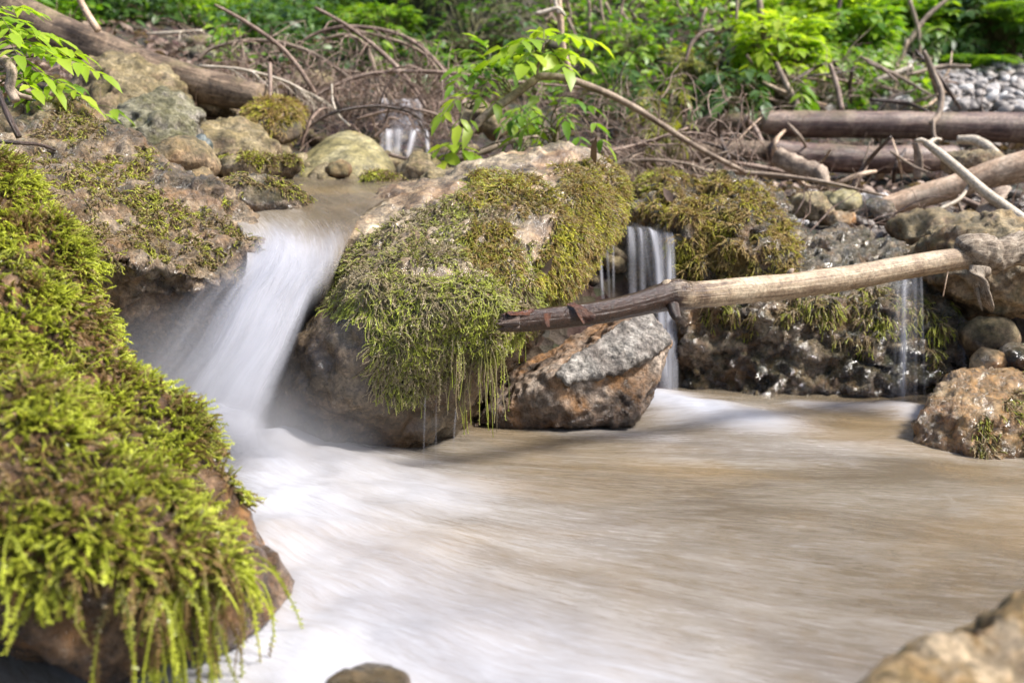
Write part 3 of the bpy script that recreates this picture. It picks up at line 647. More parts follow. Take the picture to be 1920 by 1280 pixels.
# at the foot of the main fall
def mist(name, c, r, dens, label):
    bm = bmesh.new(); bmesh.ops.create_icosphere(bm, subdivisions=3, radius=1.0); me = bpy.data.meshes.new(name); bm.to_mesh(me); bm.free()
    o = bpy.data.objects.new(name, me); COL.objects.link(o); o.location = Vector(c); o.scale = r
    m = bpy.data.materials.new(name); m.use_nodes = True; nd, lk = m.node_tree.nodes, m.node_tree.links; nd.remove(nd["Principled BSDF"])
    v = nd.new("ShaderNodeVolumePrincipled"); v.inputs["Color"].default_value = (.95, .95, 1, 1); v.inputs["Anisotropy"].default_value = .2
    tc = nd.new("ShaderNodeTexCoord"); ln_ = nd.new("ShaderNodeVectorMath"); ln_.operation = 'LENGTH'; lk.new(tc.outputs["Object"], ln_.inputs[0])
    f = mth(nd, lk, 'SUBTRACT', 1.0, ln_.outputs["Value"], clamp=True)
    n = noise_tex(nd, lk, tc.outputs["Object"], 2.2, 3, .6)
    lk.new(mth(nd, lk, 'MULTIPLY', mth(nd, lk, 'MULTIPLY', mth(nd, lk, 'POWER', f, 1.4), mth(nd, lk, 'MULTIPLY', n.outputs[0], 2.0)), dens), v.inputs["Density"])
    lk.new(v.outputs[0], nd["Material Output"].inputs["Volume"]); me.materials.append(m); tag(o, label, kind="stuff")
thin_fall("water_drip", "thin drips falling from the hanging moss into the pool", [(wisp(798, 794, 5, 5, (735, 780, 830, 890), (1.50,) * 4), .2, .2), (wisp(818, 817, 4, 4, (740, 780, 830, 870), (1.52,) * 4), .15, .2), (wisp(856, 850, 6, 5, (760, 790, 820, 860), (1.54,) * 4), .22, .2)], su=60., sv=1., lo=.25, hi=.5, col=(.8, .8, .84))
mist("spray", P(470, 850, 1.42), (.22, .13, .10), 9, "soft white spray over the churned foam below the main waterfall")
mist("spray", P(350, 790, 1.46), (.20, .15, .20), 10, "fine white spray rising at the foot of the main waterfall")
# ------------------------------------------------------------------ rock and moss materials
M_near = mat_rock("rust_wet_rock", (.035, .022, .014), (.115, .068, .038), (.28, .18, .105), 12, .28, .8, orange=.5, wet=.5, fine=60)
M_tufa = mat_rock("wet_brown_tufa", (.06, .038, .022), (.20, .132, .078), (.39, .29, .19), 13, .36, .8, green=.15, gcol=(.10, .105, .02), orange=.35, wet=1.0, fine=55, spots=.3)
M_center = mat_rock("tan_river_rock", (.095, .066, .038), (.235, .175, .105), (.41, .33, .215), 7, .46, .45, orange=.32, wet_z=.30, fine=70, spots=.3, wet=.6)
M_dark = mat_rock("wet_dark_rock", (.035, .026, .018), (.17, .115, .07), (.42, .32, .22), 14, .26, 1.0, green=.35, gcol=(.07, .085, .018), orange=.45, wet=1.0, fine=50, spots=.6, wet_z=.07)
M_slab = mat_rock("rust_slab", (.10, .065, .04), (.24, .165, .11), (.40, .32, .25), 10, .45, .8, orange=.75, wet_z=.09, fine=60)
M_slabtop = mat_rock("grey_slate_layer", (.12, .10, .085), (.26, .23, .20), (.39, .36, .32), 16, .5, .9, fine=70)
M_orange = mat_rock("orange_wet_rock", (.16, .07, .022), (.42, .20, .065), (.56, .38, .22), 9, .36, .8, green=.35, wet=.8, fine=55, spots=.8, wet_z=.055)
M_mottle = mat_rock("mottled_ochre_rock", (.025, .02, .015), (.36, .22, .10), (.56, .42, .29), 17, .55, .7, green=.3, gcol=(.16, .14, .03), orange=.5, fine=45, spots=.3, ct=.07)
M_brown = mat_rock("brown_rock", (.075, .05, .028), (.22, .15, .085), (.38, .28, .17), 8, .6, .7, green=.3, orange=.3, fine=60, wet_z=.12)
M_grey = mat_rock("pale_grey_rock", (.07, .055, .04), (.25, .22, .17), (.46, .42, .35), 13, .7, .9, green=.45, gcol=(.16, .16, .04), fine=60)
M_tan = mat_rock("tan_rock", (.09, .06, .033), (.25, .18, .105), (.40, .315, .205), 10, .7, .8, green=.4, gcol=(.17, .15, .04), fine=60)
M_olive = mat_rock("olive_smooth_rock", (.12, .095, .045), (.225, .185, .095), (.33, .285, .18), 8, .6, .35, green=.35, gcol=(.20, .18, .04), fine=60, orange=.15)
M_slate = mat_rock("dark_slate_pebble", (.05, .06, .058), (.10, .12, .115), (.18, .20, .19), 8, .5, .25, fine=60)
M_cobble = mat_rock("grey_cobble", (.22, .20, .19), (.42, .40, .39), (.62, .60, .58), 14, .65, .4, fine=60)

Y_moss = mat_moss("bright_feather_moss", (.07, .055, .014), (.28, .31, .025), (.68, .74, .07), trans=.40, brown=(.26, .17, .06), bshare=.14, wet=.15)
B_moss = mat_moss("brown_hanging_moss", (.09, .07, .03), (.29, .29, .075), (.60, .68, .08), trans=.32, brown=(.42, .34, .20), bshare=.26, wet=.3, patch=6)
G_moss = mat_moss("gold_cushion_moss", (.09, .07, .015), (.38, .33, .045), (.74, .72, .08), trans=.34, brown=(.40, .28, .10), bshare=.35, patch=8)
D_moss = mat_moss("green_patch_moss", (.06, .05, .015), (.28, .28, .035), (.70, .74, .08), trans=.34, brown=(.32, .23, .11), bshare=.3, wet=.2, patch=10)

def rock(name, label, hulls, mat, voxel=.01, it=6, disp=(), group=None, cat="rock", moss=None, origin=None):
    V, F = rock_geo(hulls, voxel, it, disp)
    if moss is None:
        o = mesh_obj(name, V, F, mat); tag(o, label, cat, group); return o, V, F
    org = np.array([V[:, 0].mean(), V[:, 1].mean(), V[:, 2].min()])
    root = empty(name, org); tag(root, label, cat, group)
    mesh_obj("stone", V, F, mat, root, origin=org)
    return root, V, F
RG = np.random.RandomState(11)
def moss_part(root, V, F, mat, n, wfun, name="moss", **kw):
    rg = np.random.RandomState(n % 9973); r = sample_faces(V, F, n, wfun, rg)
    if r is None: return None
    p, N = r; g = Geo(); L = kw.pop("L"); L = L * (0.55 + .9 * rg.rand(n))
    bv = kw.pop("snap", False); bvh = BVHTree.FromPolygons([tuple(v) for v in V], [tuple(f) for f in F.tolist()]) if bv else None
    extra = kw.pop("extra", None)
    strands(g, p, N, L, kw.pop("rad"), kw.pop("segs"), rg, bvh=bvh, **kw)
    if extra: extra(g, rg)
    return g.build(name, mat, root, origin=np.array(root.location))
def Pm(*rows): return [P(*r) for r in rows]

# ---------- the near boulder at the left, thick with feathery moss
near = [Pm((0, 325, 1.36), (-200, 250, 1.3), (50, 430, 1.33), (132, 570, 1.28), (215, 735, 1.22), (335, 925, 1.12), (470, 1040, 1.05), (566, 1108, 1.00), (548, 1155, .95), (440, 1215, .89), (185, 1278, .845), (128, 1240, .84), (118, 1150, .84),
            (0, 1060, .80), (-180, 1010, .80), (-220, 420, 1.12), (0, 720, .95), (250, 1000, .88), (380, 1090, .875), (0, 420, 1.6), (-200, 300, 1.6), (240, 900, 1.45), (450, 1090, 1.25), (-200, 1060, 1.3), (200, 1225, 1.1), (60, 560, 1.12), (160, 830, 1.04))]
root, V, F = rock("mossy_boulder", "big sloping boulder in the left foreground under thick bright feathery moss", near, M_near, .007, 6, [('n', 4, .03), ('n', 14, .010), ('r', 30, .004)], moss=1)
bare = [(340, 850), (420, 900), (600, 1090), (600, 1230), (440, 1230), (452, 1100), (445, 1050), (390, 960)]
bare2 = [(120, 1130), (520, 1130), (520, 1280), (120, 1280)]
def w_near(fc, fn):
    x, y, d = to_px(fc)
    up = sstep(-.05, .25, fn[:, 2]) * (1 - sstep(1030, 1130, y - .12 * (x - 250) + 110 * fbm(fc, 12, 2)))
    return front(fc, fn) * up * (1 - region(fc, [bare, bare2], 10, 14)) * (.28 + 1.4 * sstep(-.22, .28, fbm(fc, 17, 3)))
def fringe(g, rg):
    """long shoots hanging past the lower edge"""
    r = sample_faces(V, F, 300, lambda fc, fn: region(fc, [[(-60, 960), (120, 1040), (250, 1030), (430, 1010), (455, 1080), (400, 1120), (170, 1120), (120, 1110), (-60, 1060)]], 6, 10) * front(fc, fn), rg)
    p, N = r
    strands(g, p, N, (.02 + .05 * rg.rand(len(p)) ** 2), .0015, 6, rg, out=.6, jit=1.1, droop=.34, leaf=.006, nleaf=6)
    r = sample_faces(V, F, 150, lambda fc, fn: region(fc, [[(230, 1060), (430, 1040), (420, 1120), (230, 1130)]], 4, 10) * front(fc, fn), rg)
    strands(g, r[0], r[1], (.04 + .11 * rg.rand(150) ** 1.5), .0013, 9, rg, out=.4, jit=.9, droop=.6, leaf=.0058, nleaf=6)
moss_part(root, V, F, Y_moss, 21000, w_near, L=.020, rad=.0014, segs=4, out=.66, jit=.85, droop=.16, leaf=.0046, nleaf=4, extra=fringe)

# ---------- rough brown tufa boulder behind it
tufa = [Pm((-250, 215, 1.9), (60, 190, 1.95), (165, 235, 1.93), (285, 300, 1.92), (385, 372, 1.82), (468, 402, 1.76), (500, 455, 1.67), (482, 515, 1.62), (395, 525, 1.54), (250, 490, 1.45), (130, 465, 1.42), (-150, 450, 1.4),
           (420, 640, 1.74), (280, 700, 1.66), (120, 640, 1.64), (-150, 640, 1.6), (-250, 250, 2.4), (100, 220, 2.4), (350, 370, 2.3), (400, 640, 2.2), (-150, 620, 2.3)),
        Pm((40, 188, 1.9), (110, 182, 1.95), (180, 225, 1.92), (190, 270, 1.9), (50, 260, 1.85), (60, 240, 2.2), (170, 240, 2.2)),
        Pm((420, 640, 1.72), (250, 560, 1.66), (120, 560, 1.64), (380, 860, 1.68), (150, 860, 1.66), (430, 860, 2.1), (120, 860, 2.1), (420, 640, 2.1), (100, 600, 2.1))]
root, V, F = rock("mossy_boulder", "rough brown pitted boulder left of the main waterfall with patches of green moss", tufa, M_tufa, .0065, 6, [('n', 4, .03), ('w', 24, .013), ('w', 52, .010), ('r', 16, .012), ('p', 40, .008), ('n', 90, .006)], moss=1)
mp1 = [[(20, 300), (120, 290), (160, 360), (120, 440), (40, 400)], [(40, 185), (110, 175), (200, 240), (210, 270), (150, 262), (60, 235)], [(150, 300), (250, 290), (300, 330), (260, 390), (170, 385), (140, 340)], [(130, 400), (240, 420), (330, 375), (410, 385), (475, 450), (465, 520), (400, 530), (330, 520), (270, 500), (230, 480), (130, 470)], [(240, 360), (300, 340), (330, 380), (280, 420), (230, 420)]]
moss_part(root, V, F, D_moss, 10000, lambda fc, fn: front(fc, fn) * region(fc, mp1, 34, 12) * sstep(-.22, .15, fbm(fc, 22, 3)), L=.014, rad=.0011, segs=3, out=.55, jit=.7, droop=.35, leaf=.0042, nleaf=2)

# ---------- the middle boulder with its curtain of hanging moss
mid = [Pm((690, 388, 1.95), (800, 357, 2.08), (890, 322, 2.14), (960, 290, 2.14), (1060, 286, 2.12), (1140, 305, 2.08), (1180, 345, 2.02), (1172, 392, 1.95), (1105, 480, 1.80), (1050, 556, 1.70),
          (650, 455, 1.70), (610, 530, 1.60), (690, 520, 1.48), (850, 555, 1.46), (965, 590, 1.53), (680, 680, 1.47), (755, 740, 1.51), (900, 660, 1.58),
          (512, 790, 1.555), (560, 870, 1.60), (800, 860, 1.66), (865, 775, 1.76), (555, 640, 1.57), (700, 450, 2.3), (1100, 440, 2.3), (600, 850, 2.1), (850, 850, 2.1))]
root, V, F = rock("mossy_boulder", "large boulder in the middle draped with a curtain of hanging brown-green moss", mid, M_center, .008, 9, [('n', 3.2, .03), ('n', 11, .012), ('r', 18, .006), ('n', 45, .006), ('w', 70, .004)], moss=1)
MID_V, MID_F = V, F
mossm = [[(645, 455), (700, 418), (800, 392), (860, 362), (895, 322), (960, 326), (1010, 340), (1050, 305), (1110, 292), (1200, 320), (1185, 400), (1110, 480), (1060, 560), (985, 625), (930, 655), (880, 680), (800, 730), (745, 740), (705, 700), (700, 640), (705, 600), (660, 575), (610, 545), (600, 520)]]
gap = [[(955, 400), (1030, 395), (1030, 440), (985, 455)], [(800, 495), (850, 490), (850, 530), (810, 535)], [(1000, 340), (1060, 320), (1060, 350), (1010, 362)]]
def w_mid(fc, fn): return front(fc, fn) * region(fc, mossm, 10, 12) * (1 - region(fc, gap, 10, 14)) * (.5 + 1.0 * sstep(-.3, .3, fbm(fc, 16, 3)))
def curtain(g, rg):
    for x0, x1, y0, y1, n, L in [(845, 870, 610, 680, 22, .115), (902, 922, 620, 670, 30, .13), (722, 740, 690, 745, 10, .05), (770, 785, 690, 740, 8, .05), (932, 945, 640, 665, 6, .10), (970, 985, 600, 622, 9, .055), (655, 665, 520, 560, 10, .05), (818, 828, 660, 720, 5, .06)]:
        r = sample_faces(V, F, n, lambda fc, fn: region(fc, [[(x0, y0), (x1, y0), (x1, y1), (x0, y1)]], 2, 10) * (((CP - fc) * fn).sum(1) > 0), rg)
        if r: strands(g, r[0], r[1], L * (.45 + .75 * rg.rand(n) ** 1.5), .0011, 9, rg, out=.15, jit=.75, droop=.9, leaf=.005, nleaf=2, tip=.5)
    r = sample_faces(V, F, 5000, lambda fc, fn: region(fc, [[(620, 520), (700, 500), (900, 540), (1000, 590), (940, 655), (870, 680), (790, 730), (745, 740), (705, 710), (700, 640), (690, 590), (630, 560)]], 8, 10) * front(fc, fn), rg)
    sw = np.column_stack([fbm(r[0], 9, 2), 0 * r[0][:, 0], .3 * fbm(r[0] + 3, 9, 2)]) * 1.1 - np.array([.08, 0, 0])
    strands(g, r[0], r[1], .018 + .034 * rg.rand(5000), .0009, 7, rg, out=.15, jit=.85, droop=.16, leaf=.0036, nleaf=2, flow=sw, bvh=BVHTree.FromPolygons([tuple(v) for v in V], [tuple(f) for f in F.tolist()]), stick=True, off=.004)
moss_part(root, V, F, B_moss, 24000, w_mid, L=.014, rad=.0009, segs=4, out=.34, jit=.85, droop=.14, leaf=.0038, nleaf=2, extra=curtain)
# brighter cushion along the right shoulder
cush = [[(900, 325), (1000, 345), (1060, 380), (1030, 320), (1110, 295), (1195, 320), (1185, 405), (1110, 480), (1060, 560), (1000, 520), (1040, 440), (940, 395), (880, 380)], [(870, 420), (950, 420), (990, 520), (930, 540), (880, 480)]]
moss_part(root, V, F, G_moss, 13000, lambda fc, fn: w_mid(fc, fn) * region(fc, cush, 16, 12), name="golden_moss", L=.016, rad=.0011, segs=3, out=.45, jit=.55, droop=.4, leaf=.0045, nleaf=2)

# ---------- tilted slab
slab = [Pm((1140, 600, 1.90), (1218, 590, 1.82), (1258, 640, 1.79), (1252, 668, 1.765), (1188, 790, 1.725), (1050, 805, 1.70), (885, 800, 1.73), (955, 700, 1.82), (1048, 700, 1.685), (1168, 612, 1.765), (1200, 640, 2.0), (1190, 790, 1.98), (930, 800, 2.02), (1100, 650, 2.05))]
shelf = [Pm((1040, 700, 1.678), (1166, 604, 1.758), (1222, 586, 1.806), (1262, 640, 1.776), (1228, 662, 1.742), (1205, 655, 1.73), (1185, 690, 1.714), (1140, 700, 1.697), (1060, 722, 1.676), (1180, 620, 1.85), (1090, 700, 1.76), (1240, 650, 1.85))]
root, V, F = rock("tilted_slab", "flat tilted grey and rust slab wedged under the pale stick", slab, M_slab, .0045, 2, [('n', 6, .008), ('r', 22, .005), ('s', 16, .004), ('n', 70, .004)], moss=1)
V2, F2 = rock_geo(shelf, .004, 2, [('n', 8, .005), ('r', 30, .005), ('s', 30, .0025), ('n', 80, .003)])
mesh_obj("grey_layer", V2, F2, M_slabtop, root, origin=np.array(root.location))

# ---------- wide wet boulder on the right with the small falls
wide = [Pm((1200, 405, 2.3), (1245, 352, 2.45), (1340, 336, 2.5), (1440, 372, 2.4), (1488, 440, 2.25), (1480, 520, 2.1), (1300, 520, 2.13), (1262, 470, 2.17), (1290, 430, 2.17), (1400, 425, 2.12), (1275, 745, 2.06), (1480, 765, 2.03), (1240, 400, 2.8), (1480, 420, 2.8), (1300, 745, 2.6), (1480, 745, 2.6)),
        Pm((1275, 560, 2.06), (1282, 750, 2.04), (1480, 765, 1.98), (1700, 785, 1.95), (1800, 720, 2.03), (1785, 610, 2.06), (1725, 528, 2.1), (1660, 462, 2.25), (1480, 432, 2.38), (1450, 565, 2.0), (1650, 580, 2.01), (1600, 446, 2.55), (1780, 570, 2.5), (1300, 610, 2.5), (1750, 750, 2.5))]
root, V, F = rock("mossy_boulder", "wide wet dark boulder right of the middle with golden moss cushions on top", wide, M_dark, .0075, 5, [('n', 4.5, .035), ('w', 16, .03), ('r', 12, .02), ('w', 38, .018), ('p', 30, .012), ('n', 70, .007)], moss=1)
mw = [[(1190, 400), (1240, 340), (1340, 325), (1440, 360), (1490, 430), (1490, 500), (1440, 515), (1300, 520), (1255, 480), (1280, 430)]]
moss_part(root, V, F, G_moss, 12000, lambda fc, fn: front(fc, fn) * region(fc, mw, 16, 10) * sstep(-.3, .1, fbm(fc, 12, 3)), name="golden_moss", L=.021, rad=.0014, segs=3, out=.45, jit=.6, droop=.4, leaf=.0055, nleaf=2)
mg = [[(1330, 560), (1410, 540), (1430, 640), (1380, 660), (1340, 620)], [(1460, 560), (1660, 530), (1720, 560), (1640, 660), (1560, 640), (1480, 600)], [(1690, 560), (1790, 590), (1790, 690), (1740, 720), (1720, 640)]]
moss_part(root, V, F, D_moss, 6500, lambda fc, fn: front(fc, fn) * region(fc, mg, 34, 9) * sstep(-.2, .15, fbm(fc, 18, 3)), L=.022, rad=.0013, segs=3, out=.25, jit=.5, droop=.5, leaf=.0045, nleaf=2)
rock("ledge_rock", "dark wet ledge behind the thin veil of water", [Pm((1060, 440, 2.38), (1130, 418, 2.36), (1180, 425, 2.30), (1260, 432, 2.26), (1275, 480, 2.22), (1290, 760, 2.2), (1090, 760, 2.3), (1060, 600, 2.3), (1080, 450, 2.9), (1270, 440, 2.9), (1280, 740, 2.8), (1090, 740, 2.8))], M_dark, .011, 4, [('n', 6, .02), ('r', 14, .014), ('w', 30, .008)])

# ---------- smaller boulders near the pool
root, V, F = rock("orange_boulder", "orange wet boulder with a mossy flank standing in the pool at the right edge", [Pm((1725, 790, 1.66), (1740, 740, 1.72), (1800, 700, 1.78), (1900, 690, 1.8), (2050, 700, 1.8), (2100, 860, 1.62), (1920, 900, 1.55), (1800, 890, 1.57), (1722, 860, 1.62), (1830, 760, 1.60), (1960, 790, 1.58), (1760, 860, 2.1), (1800, 720, 2.1), (2100, 740, 2.1), (2050, 880, 2.1))], M_orange, .008, 7, [('n', 6, .02), ('w', 22, .016), ('r', 30, .006), ('p', 36, .010), ('n', 60, .006)], moss=1)
moss_part(root, V, F, D_moss, 1500, lambda fc, fn: front(fc, fn) * region(fc, [[(1810, 800), (1880, 775), (1930, 690), (2000, 700), (2000, 880), (1850, 850)]], 18, 10) * sstep(-.1, .2, fbm(fc, 20, 3)), L=.014, rad=.0012, segs=3, out=.35, jit=.5, droop=.4, leaf=.004, nleaf=2)
rock("brown_boulder", "big brown boulder behind the right end of the pale stick", [blob_pts(1680, 405, 2080, 605, 2.15, .24, 5, 18)], M_brown, .008, 5, [('n', 5, .03), ('w', 18, .025), ('w', 44, .012), ('p', 26, .012), ('n', 60, .006)])
rock("near_boulder", "blurred ochre boulder in the bottom right corner close by", [Pm((1600, 1330, .62), (1660, 1255, .62), (1720, 1190, .63), (1800, 1160, .64), (1880, 1105, .65), (2000, 1080, .66), (2200, 1200, .62), (2200, 1500, .55), (1700, 1500, .55), (1650, 1400, .8), (1800, 1200, .85), (2100, 1150, .9), (2200, 1400, .9))], M_mottle, .006, 5, [('n', 7, .02), ('w', 24, .016), ('n', 40, .006)])
rock("tip_rock", "wet brown rock just breaking the surface at the bottom edge", [blob_pts(585, 1250, 790, 1420, .79, .06, 8, 14)], M_brown, .006, 7, [('n', 9, .008), ('n', 40, .003)])
for lab, bx, d, th, mt, sd in [
    ("rounded wet brown rock below the brown boulder at the right edge", (1805, 585, 1905, 680), 2.0, .07, M_brown, 21),
    ("small russet rock beside the pool left of the orange boulder", (1815, 650, 1885, 720), 1.92, .05, M_orange, 22),
    ("small pale rock at the right edge above the orange boulder", (1870, 640, 1960, 705), 1.9, .06, M_dark, 23),
    ("grey wet rock squeezed behind the right trickle", (1770, 600, 1835, 760), 2.16, .08, M_dark, 24)]:
    rock("rock", lab, [blob_pts(*bx, d, th, sd)], mt, .006, 7, [('n', 10, .010), ('n', 40, .003)])

# ---------- boulders round the upper stream
root, V, F = rock("mossy_rock", "half drowned wet mossy rock in the stream above the main fall", [blob_pts(392, 333, 590, 430, 1.86, .10, 31, 18)], M_dark, .007, 6, [('n', 8, .015), ('w', 30, .008), ('n', 50, .004)], moss=1)
moss_part(root, V, F, D_moss, 500, lambda fc, fn: front(fc, fn) * sstep(-.15, .15, fbm(fc, 16, 3)) * sstep(.2, .5, fn[:, 2]), L=.012, rad=.0012, segs=3, out=.4, jit=.5, droop=.3, leaf=.004, nleaf=2)
rock("olive_boulder", "smooth olive rounded boulder left of the far cascade", [Pm((556, 305, 2.62), (600, 268, 2.66), (640, 243, 2.7), (665, 237, 2.72), (690, 250, 2.7), (730, 290, 2.66), (748, 325, 2.6), (740, 350, 2.55), (640, 352, 2.48), (550, 345, 2.5), (600, 290, 2.56), (680, 300, 2.52), (560, 330, 3.0), (640, 260, 3.0), (730, 330, 3.0))], M_olive, .009, 10, [('n', 5, .015), ('n', 25, .003)])
rock("pale_boulder", "pale grey pitted boulder with a mossy left shoulder above the tufa boulder", [Pm((210, 235, 2.35), (245, 205, 2.4), (290, 188, 2.45), (340, 196, 2.45), (370, 215, 2.4), (365, 250, 2.32), (350, 285, 2.25), (310, 300, 2.2), (230, 262, 2.25), (290, 225, 2.24), (220, 260, 2.7), (300, 205, 2.75), (370, 240, 2.7), (340, 290, 2.6))], M_grey, .007, 2, [('n', 7, .02), ('r', 12, .014), ('w', 22, .020), ('p', 18, .02), ('n', 50, .004)])
rock("tan_boulder", "tan lumpy boulder right of the pale pitted boulder", [Pm((365, 250, 2.5), (395, 232, 2.55), (450, 226, 2.6), (490, 245, 2.55), (515, 285, 2.5), (500, 300, 2.42), (440, 302, 2.38), (370, 295, 2.4), (430, 255, 2.42), (380, 260, 2.8), (480, 250, 2.85), (500, 290, 2.8))], M_tan, .008, 2, [('n', 7, .025), ('r', 12, .012), ('w', 18, .020), ('n', 50, .004)])
rock("tan_boulder", "tan rough earthy boulder under the thick brown log", [Pm((130, 170, 2.75), (165, 128, 2.8), (250, 118, 2.85), (310, 150, 2.8), (355, 195, 2.7), (345, 235, 2.6), (250, 240, 2.55), (150, 230, 2.6), (240, 170, 2.6), (150, 160, 3.2), (300, 160, 3.2), (340, 230, 3.1), (150, 240, 3.1))], M_tan, .009, 2, [('n', 6, .03), ('r', 10, .02), ('w', 16, .03), ('w', 34, .018), ('n', 50, .005)])
root, V, F = rock("mossy_rock", "squarish mossy rock at the lower end of the thick brown log", [Pm((455, 205, 2.75), (500, 185, 2.8), (545, 190, 2.8), (570, 215, 2.75), (560, 255, 2.66), (520, 270, 2.62), (450, 240, 2.65), (500, 220, 2.62), (470, 200, 3.05), (560, 210, 3.05), (550, 260, 3.0))], M_brown, .008, 4, [('n', 8, .02), ('w', 24, .010)], moss=1)
moss_part(root, V, F, G_moss, 2200, lambda fc, fn: front(fc, fn) * sstep(-.1, .15, fbm(fc, 12, 3) + .5 * fn[:, 2]), L=.016, rad=.0017, segs=3, out=.5, jit=.6, droop=.3, leaf=.006, nleaf=2)
root, V, F = rock("mossy_rock", "low flat mossy rock at the far bank of the upper stream", [blob_pts(378, 285, 568, 345, 2.3, .10, 33, 18)], M_tan, .008, 6, [('n', 7, .015), ('w', 26, .009), ('n', 50, .004)], moss=1)
moss_part(root, V, F, D_moss, 1800, lambda fc, fn: front(fc, fn) * sstep(-.1, .2, fbm(fc, 12, 3)) * sstep(.3, .6, fn[:, 2]), L=.012, rad=.0014, segs=3, out=.5, jit=.6, droop=.3, leaf=.005, nleaf=2)
root, V, F = rock("mossy_rock", "rounded green rock half hidden behind the right shoulder of the middle boulder", [blob_pts(1170, 322, 1300, 420, 2.62, .13, 34, 18)], M_brown, .009, 6, [('n', 7, .02), ('n', 30, .005)], moss=1)
moss_part(root, V, F, D_moss, 2500, lambda fc, fn: front(fc, fn) * sstep(.0, .3, fn[:, 2] + .3 * fbm(fc, 12, 3)), L=.013, rad=.0016, segs=3, out=.5, jit=.6, droop=.3, leaf=.005, nleaf=2)
root, V, F = rock("mossy_rock", "small low mossy stone in front of the olive boulder", [blob_pts(672, 320, 772, 358, 2.28, .07, 35, 14)], M_tan, .006, 6, [('n', 10, .01)], moss=1)
moss_part(root, V, F, D_moss, 700, lambda fc, fn: front(fc, fn) * sstep(.0, .3, fbm(fc, 16, 3)) * sstep(.2, .5, fn[:, 2]), L=.010, rad=.0014, segs=3, out=.5, jit=.6, droop=.3, leaf=.004, nleaf=2)
for lab, bx, d, th, mt, sd in [
    ("smooth dark slate pebble between the pale and the tan boulder", (357, 257, 402, 302), 2.28, .035, M_slate, 41),
    ("long russet brown stone behind the rough tufa boulder", (275, 262, 388, 345), 2.08, .08, M_brown, 42),
    ("small dark brown stone leaning on the foot of the olive boulder", (612, 303, 660, 335), 2.4, .04, M_brown, 43),
    ("pale tan stone in the stream left of the middle boulder's crest", (745, 304, 850, 344), 2.42, .07, M_tan, 44),
    ("small wedge of tan stone at the waterline left of the middle boulder", (778, 318, 870, 358), 2.28, .06, M_tan, 45),
    ("brown flat stone at the near edge of the upper stream by the tufa boulder", (345, 318, 400, 350), 2.0, .04, M_brown, 46),
    ("ochre rounded stone under the arching sapling", (862, 195, 925, 250), 3.1, .07, M_tan, 47),
    ("tan wedge of stone leaning beside the ochre stone", (905, 212, 942, 262), 3.0, .05, M_tan, 48),
    ("yellowish flat-topped boulder on the far left bank", (352, 65, 420, 100), 4.3, .09, M_olive, 49),
    ("mossy grey stone beneath the yellowish far boulder", (345, 90, 425, 130), 4.2, .10, M_grey, 50),
    ("pale whitish boulder among the far ferns left of the arching twigs", (488, 84, 545, 130), 4.4, .09, M_grey, 51),
    ("rounded tan boulder behind the dead branches", (545, 138, 632, 180), 3.8, .12, M_tan, 52),
    ("grey stone just under the lower end of the thick log", (380, 180, 450, 228), 2.95, .09, M_tan, 53),
    ("large brown cobble with a pale vein below the right driftwood", (1480, 362, 1558, 420), 2.75, .07, M_tan, 54),
    ("yellow grey cobble behind the large brown cobble", (1540, 358, 1608, 402), 2.9, .07, M_olive, 55),
    ("small rust cobble in front of the large brown cobble", (1545, 398, 1605, 430), 2.62, .05, M_orange, 56),
    ("small white cobble left of the rust cobble", (1480, 404, 1524, 430), 2.6, .04, M_cobble, 57),
    ("grey stone under the tip of the peeled log", (1608, 378, 1680, 425), 2.75, .06, M_dark, 58),
    ("bluish grey flat stone behind the cobbles", (1590, 366, 1680, 396), 3.0, .06, M_cobble, 59),
    ("white rounded stone at the foot of the right gravel bank", (1645, 180, 1710, 215), 4.2, .08, M_cobble, 60),
    ("white angular stone beside the bent grey twig on the gravel", (1772, 185, 1822, 215), 4.2, .07, M_cobble, 61),
    ("brown mossy stone between the right logs", (1770, 280, 1880, 330), 2.95, .09, M_brown, 62)]:
    rock("rock", lab, [blob_pts(*bx, d, th, sd)], mt, .008 if d < 3.5 else .014, 3, [('n', 7, .022), ('w', 20, .012), ('r', 26, .006), ('n', 50, .004)])
rock("brown_boulder", "brown pitted boulder under the splintered driftwood at the right", [blob_pts(1672, 392, 1860, 480, 2.45, .14, 63, 18)], M_brown, .009, 4, [('n', 6, .02), ('w', 18, .018), ('p', 16, .02), ('n', 50, .004)])
# ------------------------------------------------------------------ logs, sticks and dead branches
W_bark = mat_wood("brown_log_bark", (.035, .022, .014), (.13, .085, .052), (.32, .23, .15), .6, 11, .8, moss=.35, patch=.4)
W_wet = mat_wood("purple_brown_bark", (.055, .03, .025), (.15, .088, .068), (.32, .23, .17), .42, 9, .5, moss=.25, patch=.55)
W_pale = mat_wood("pale_peeled_wood", (.32, .20, .12), (.52, .37, .25), (.68, .54, .40), .5, 10, .25)
W_stick = mat_wood("peeled_stick_wood", (.23, .155, .095), (.42, .315, .205), (.56, .45, .31), .42, 22, .5, wet_along=(.33, .46, (.042, .021, .012)))
W_grey = mat_wood("grey_dead_branch", (.11, .075, .05), (.28, .205, .145), (.47, .37, .275), .65, 24, .4)
W_twig = mat_wood("russet_twig", (.09, .055, .04), (.25, .165, .12), (.42, .32, .25), .6, 30, .4)
W_white = mat_wood("bleached_stick", (.30, .24, .17), (.50, .42, .32), (.66, .58, .47), .55, 20, .3, moss=.1)
W_dark = mat_wood("black_wet_root", (.02, .013, .01), (.06, .038, .028), (.14, .09, .065), .3, 20, .5)
W_peel = mat_wood("rust_bark_strip", (.04, .016, .009), (.11, .040, .020), (.20, .075, .038), .3, 40, .6)
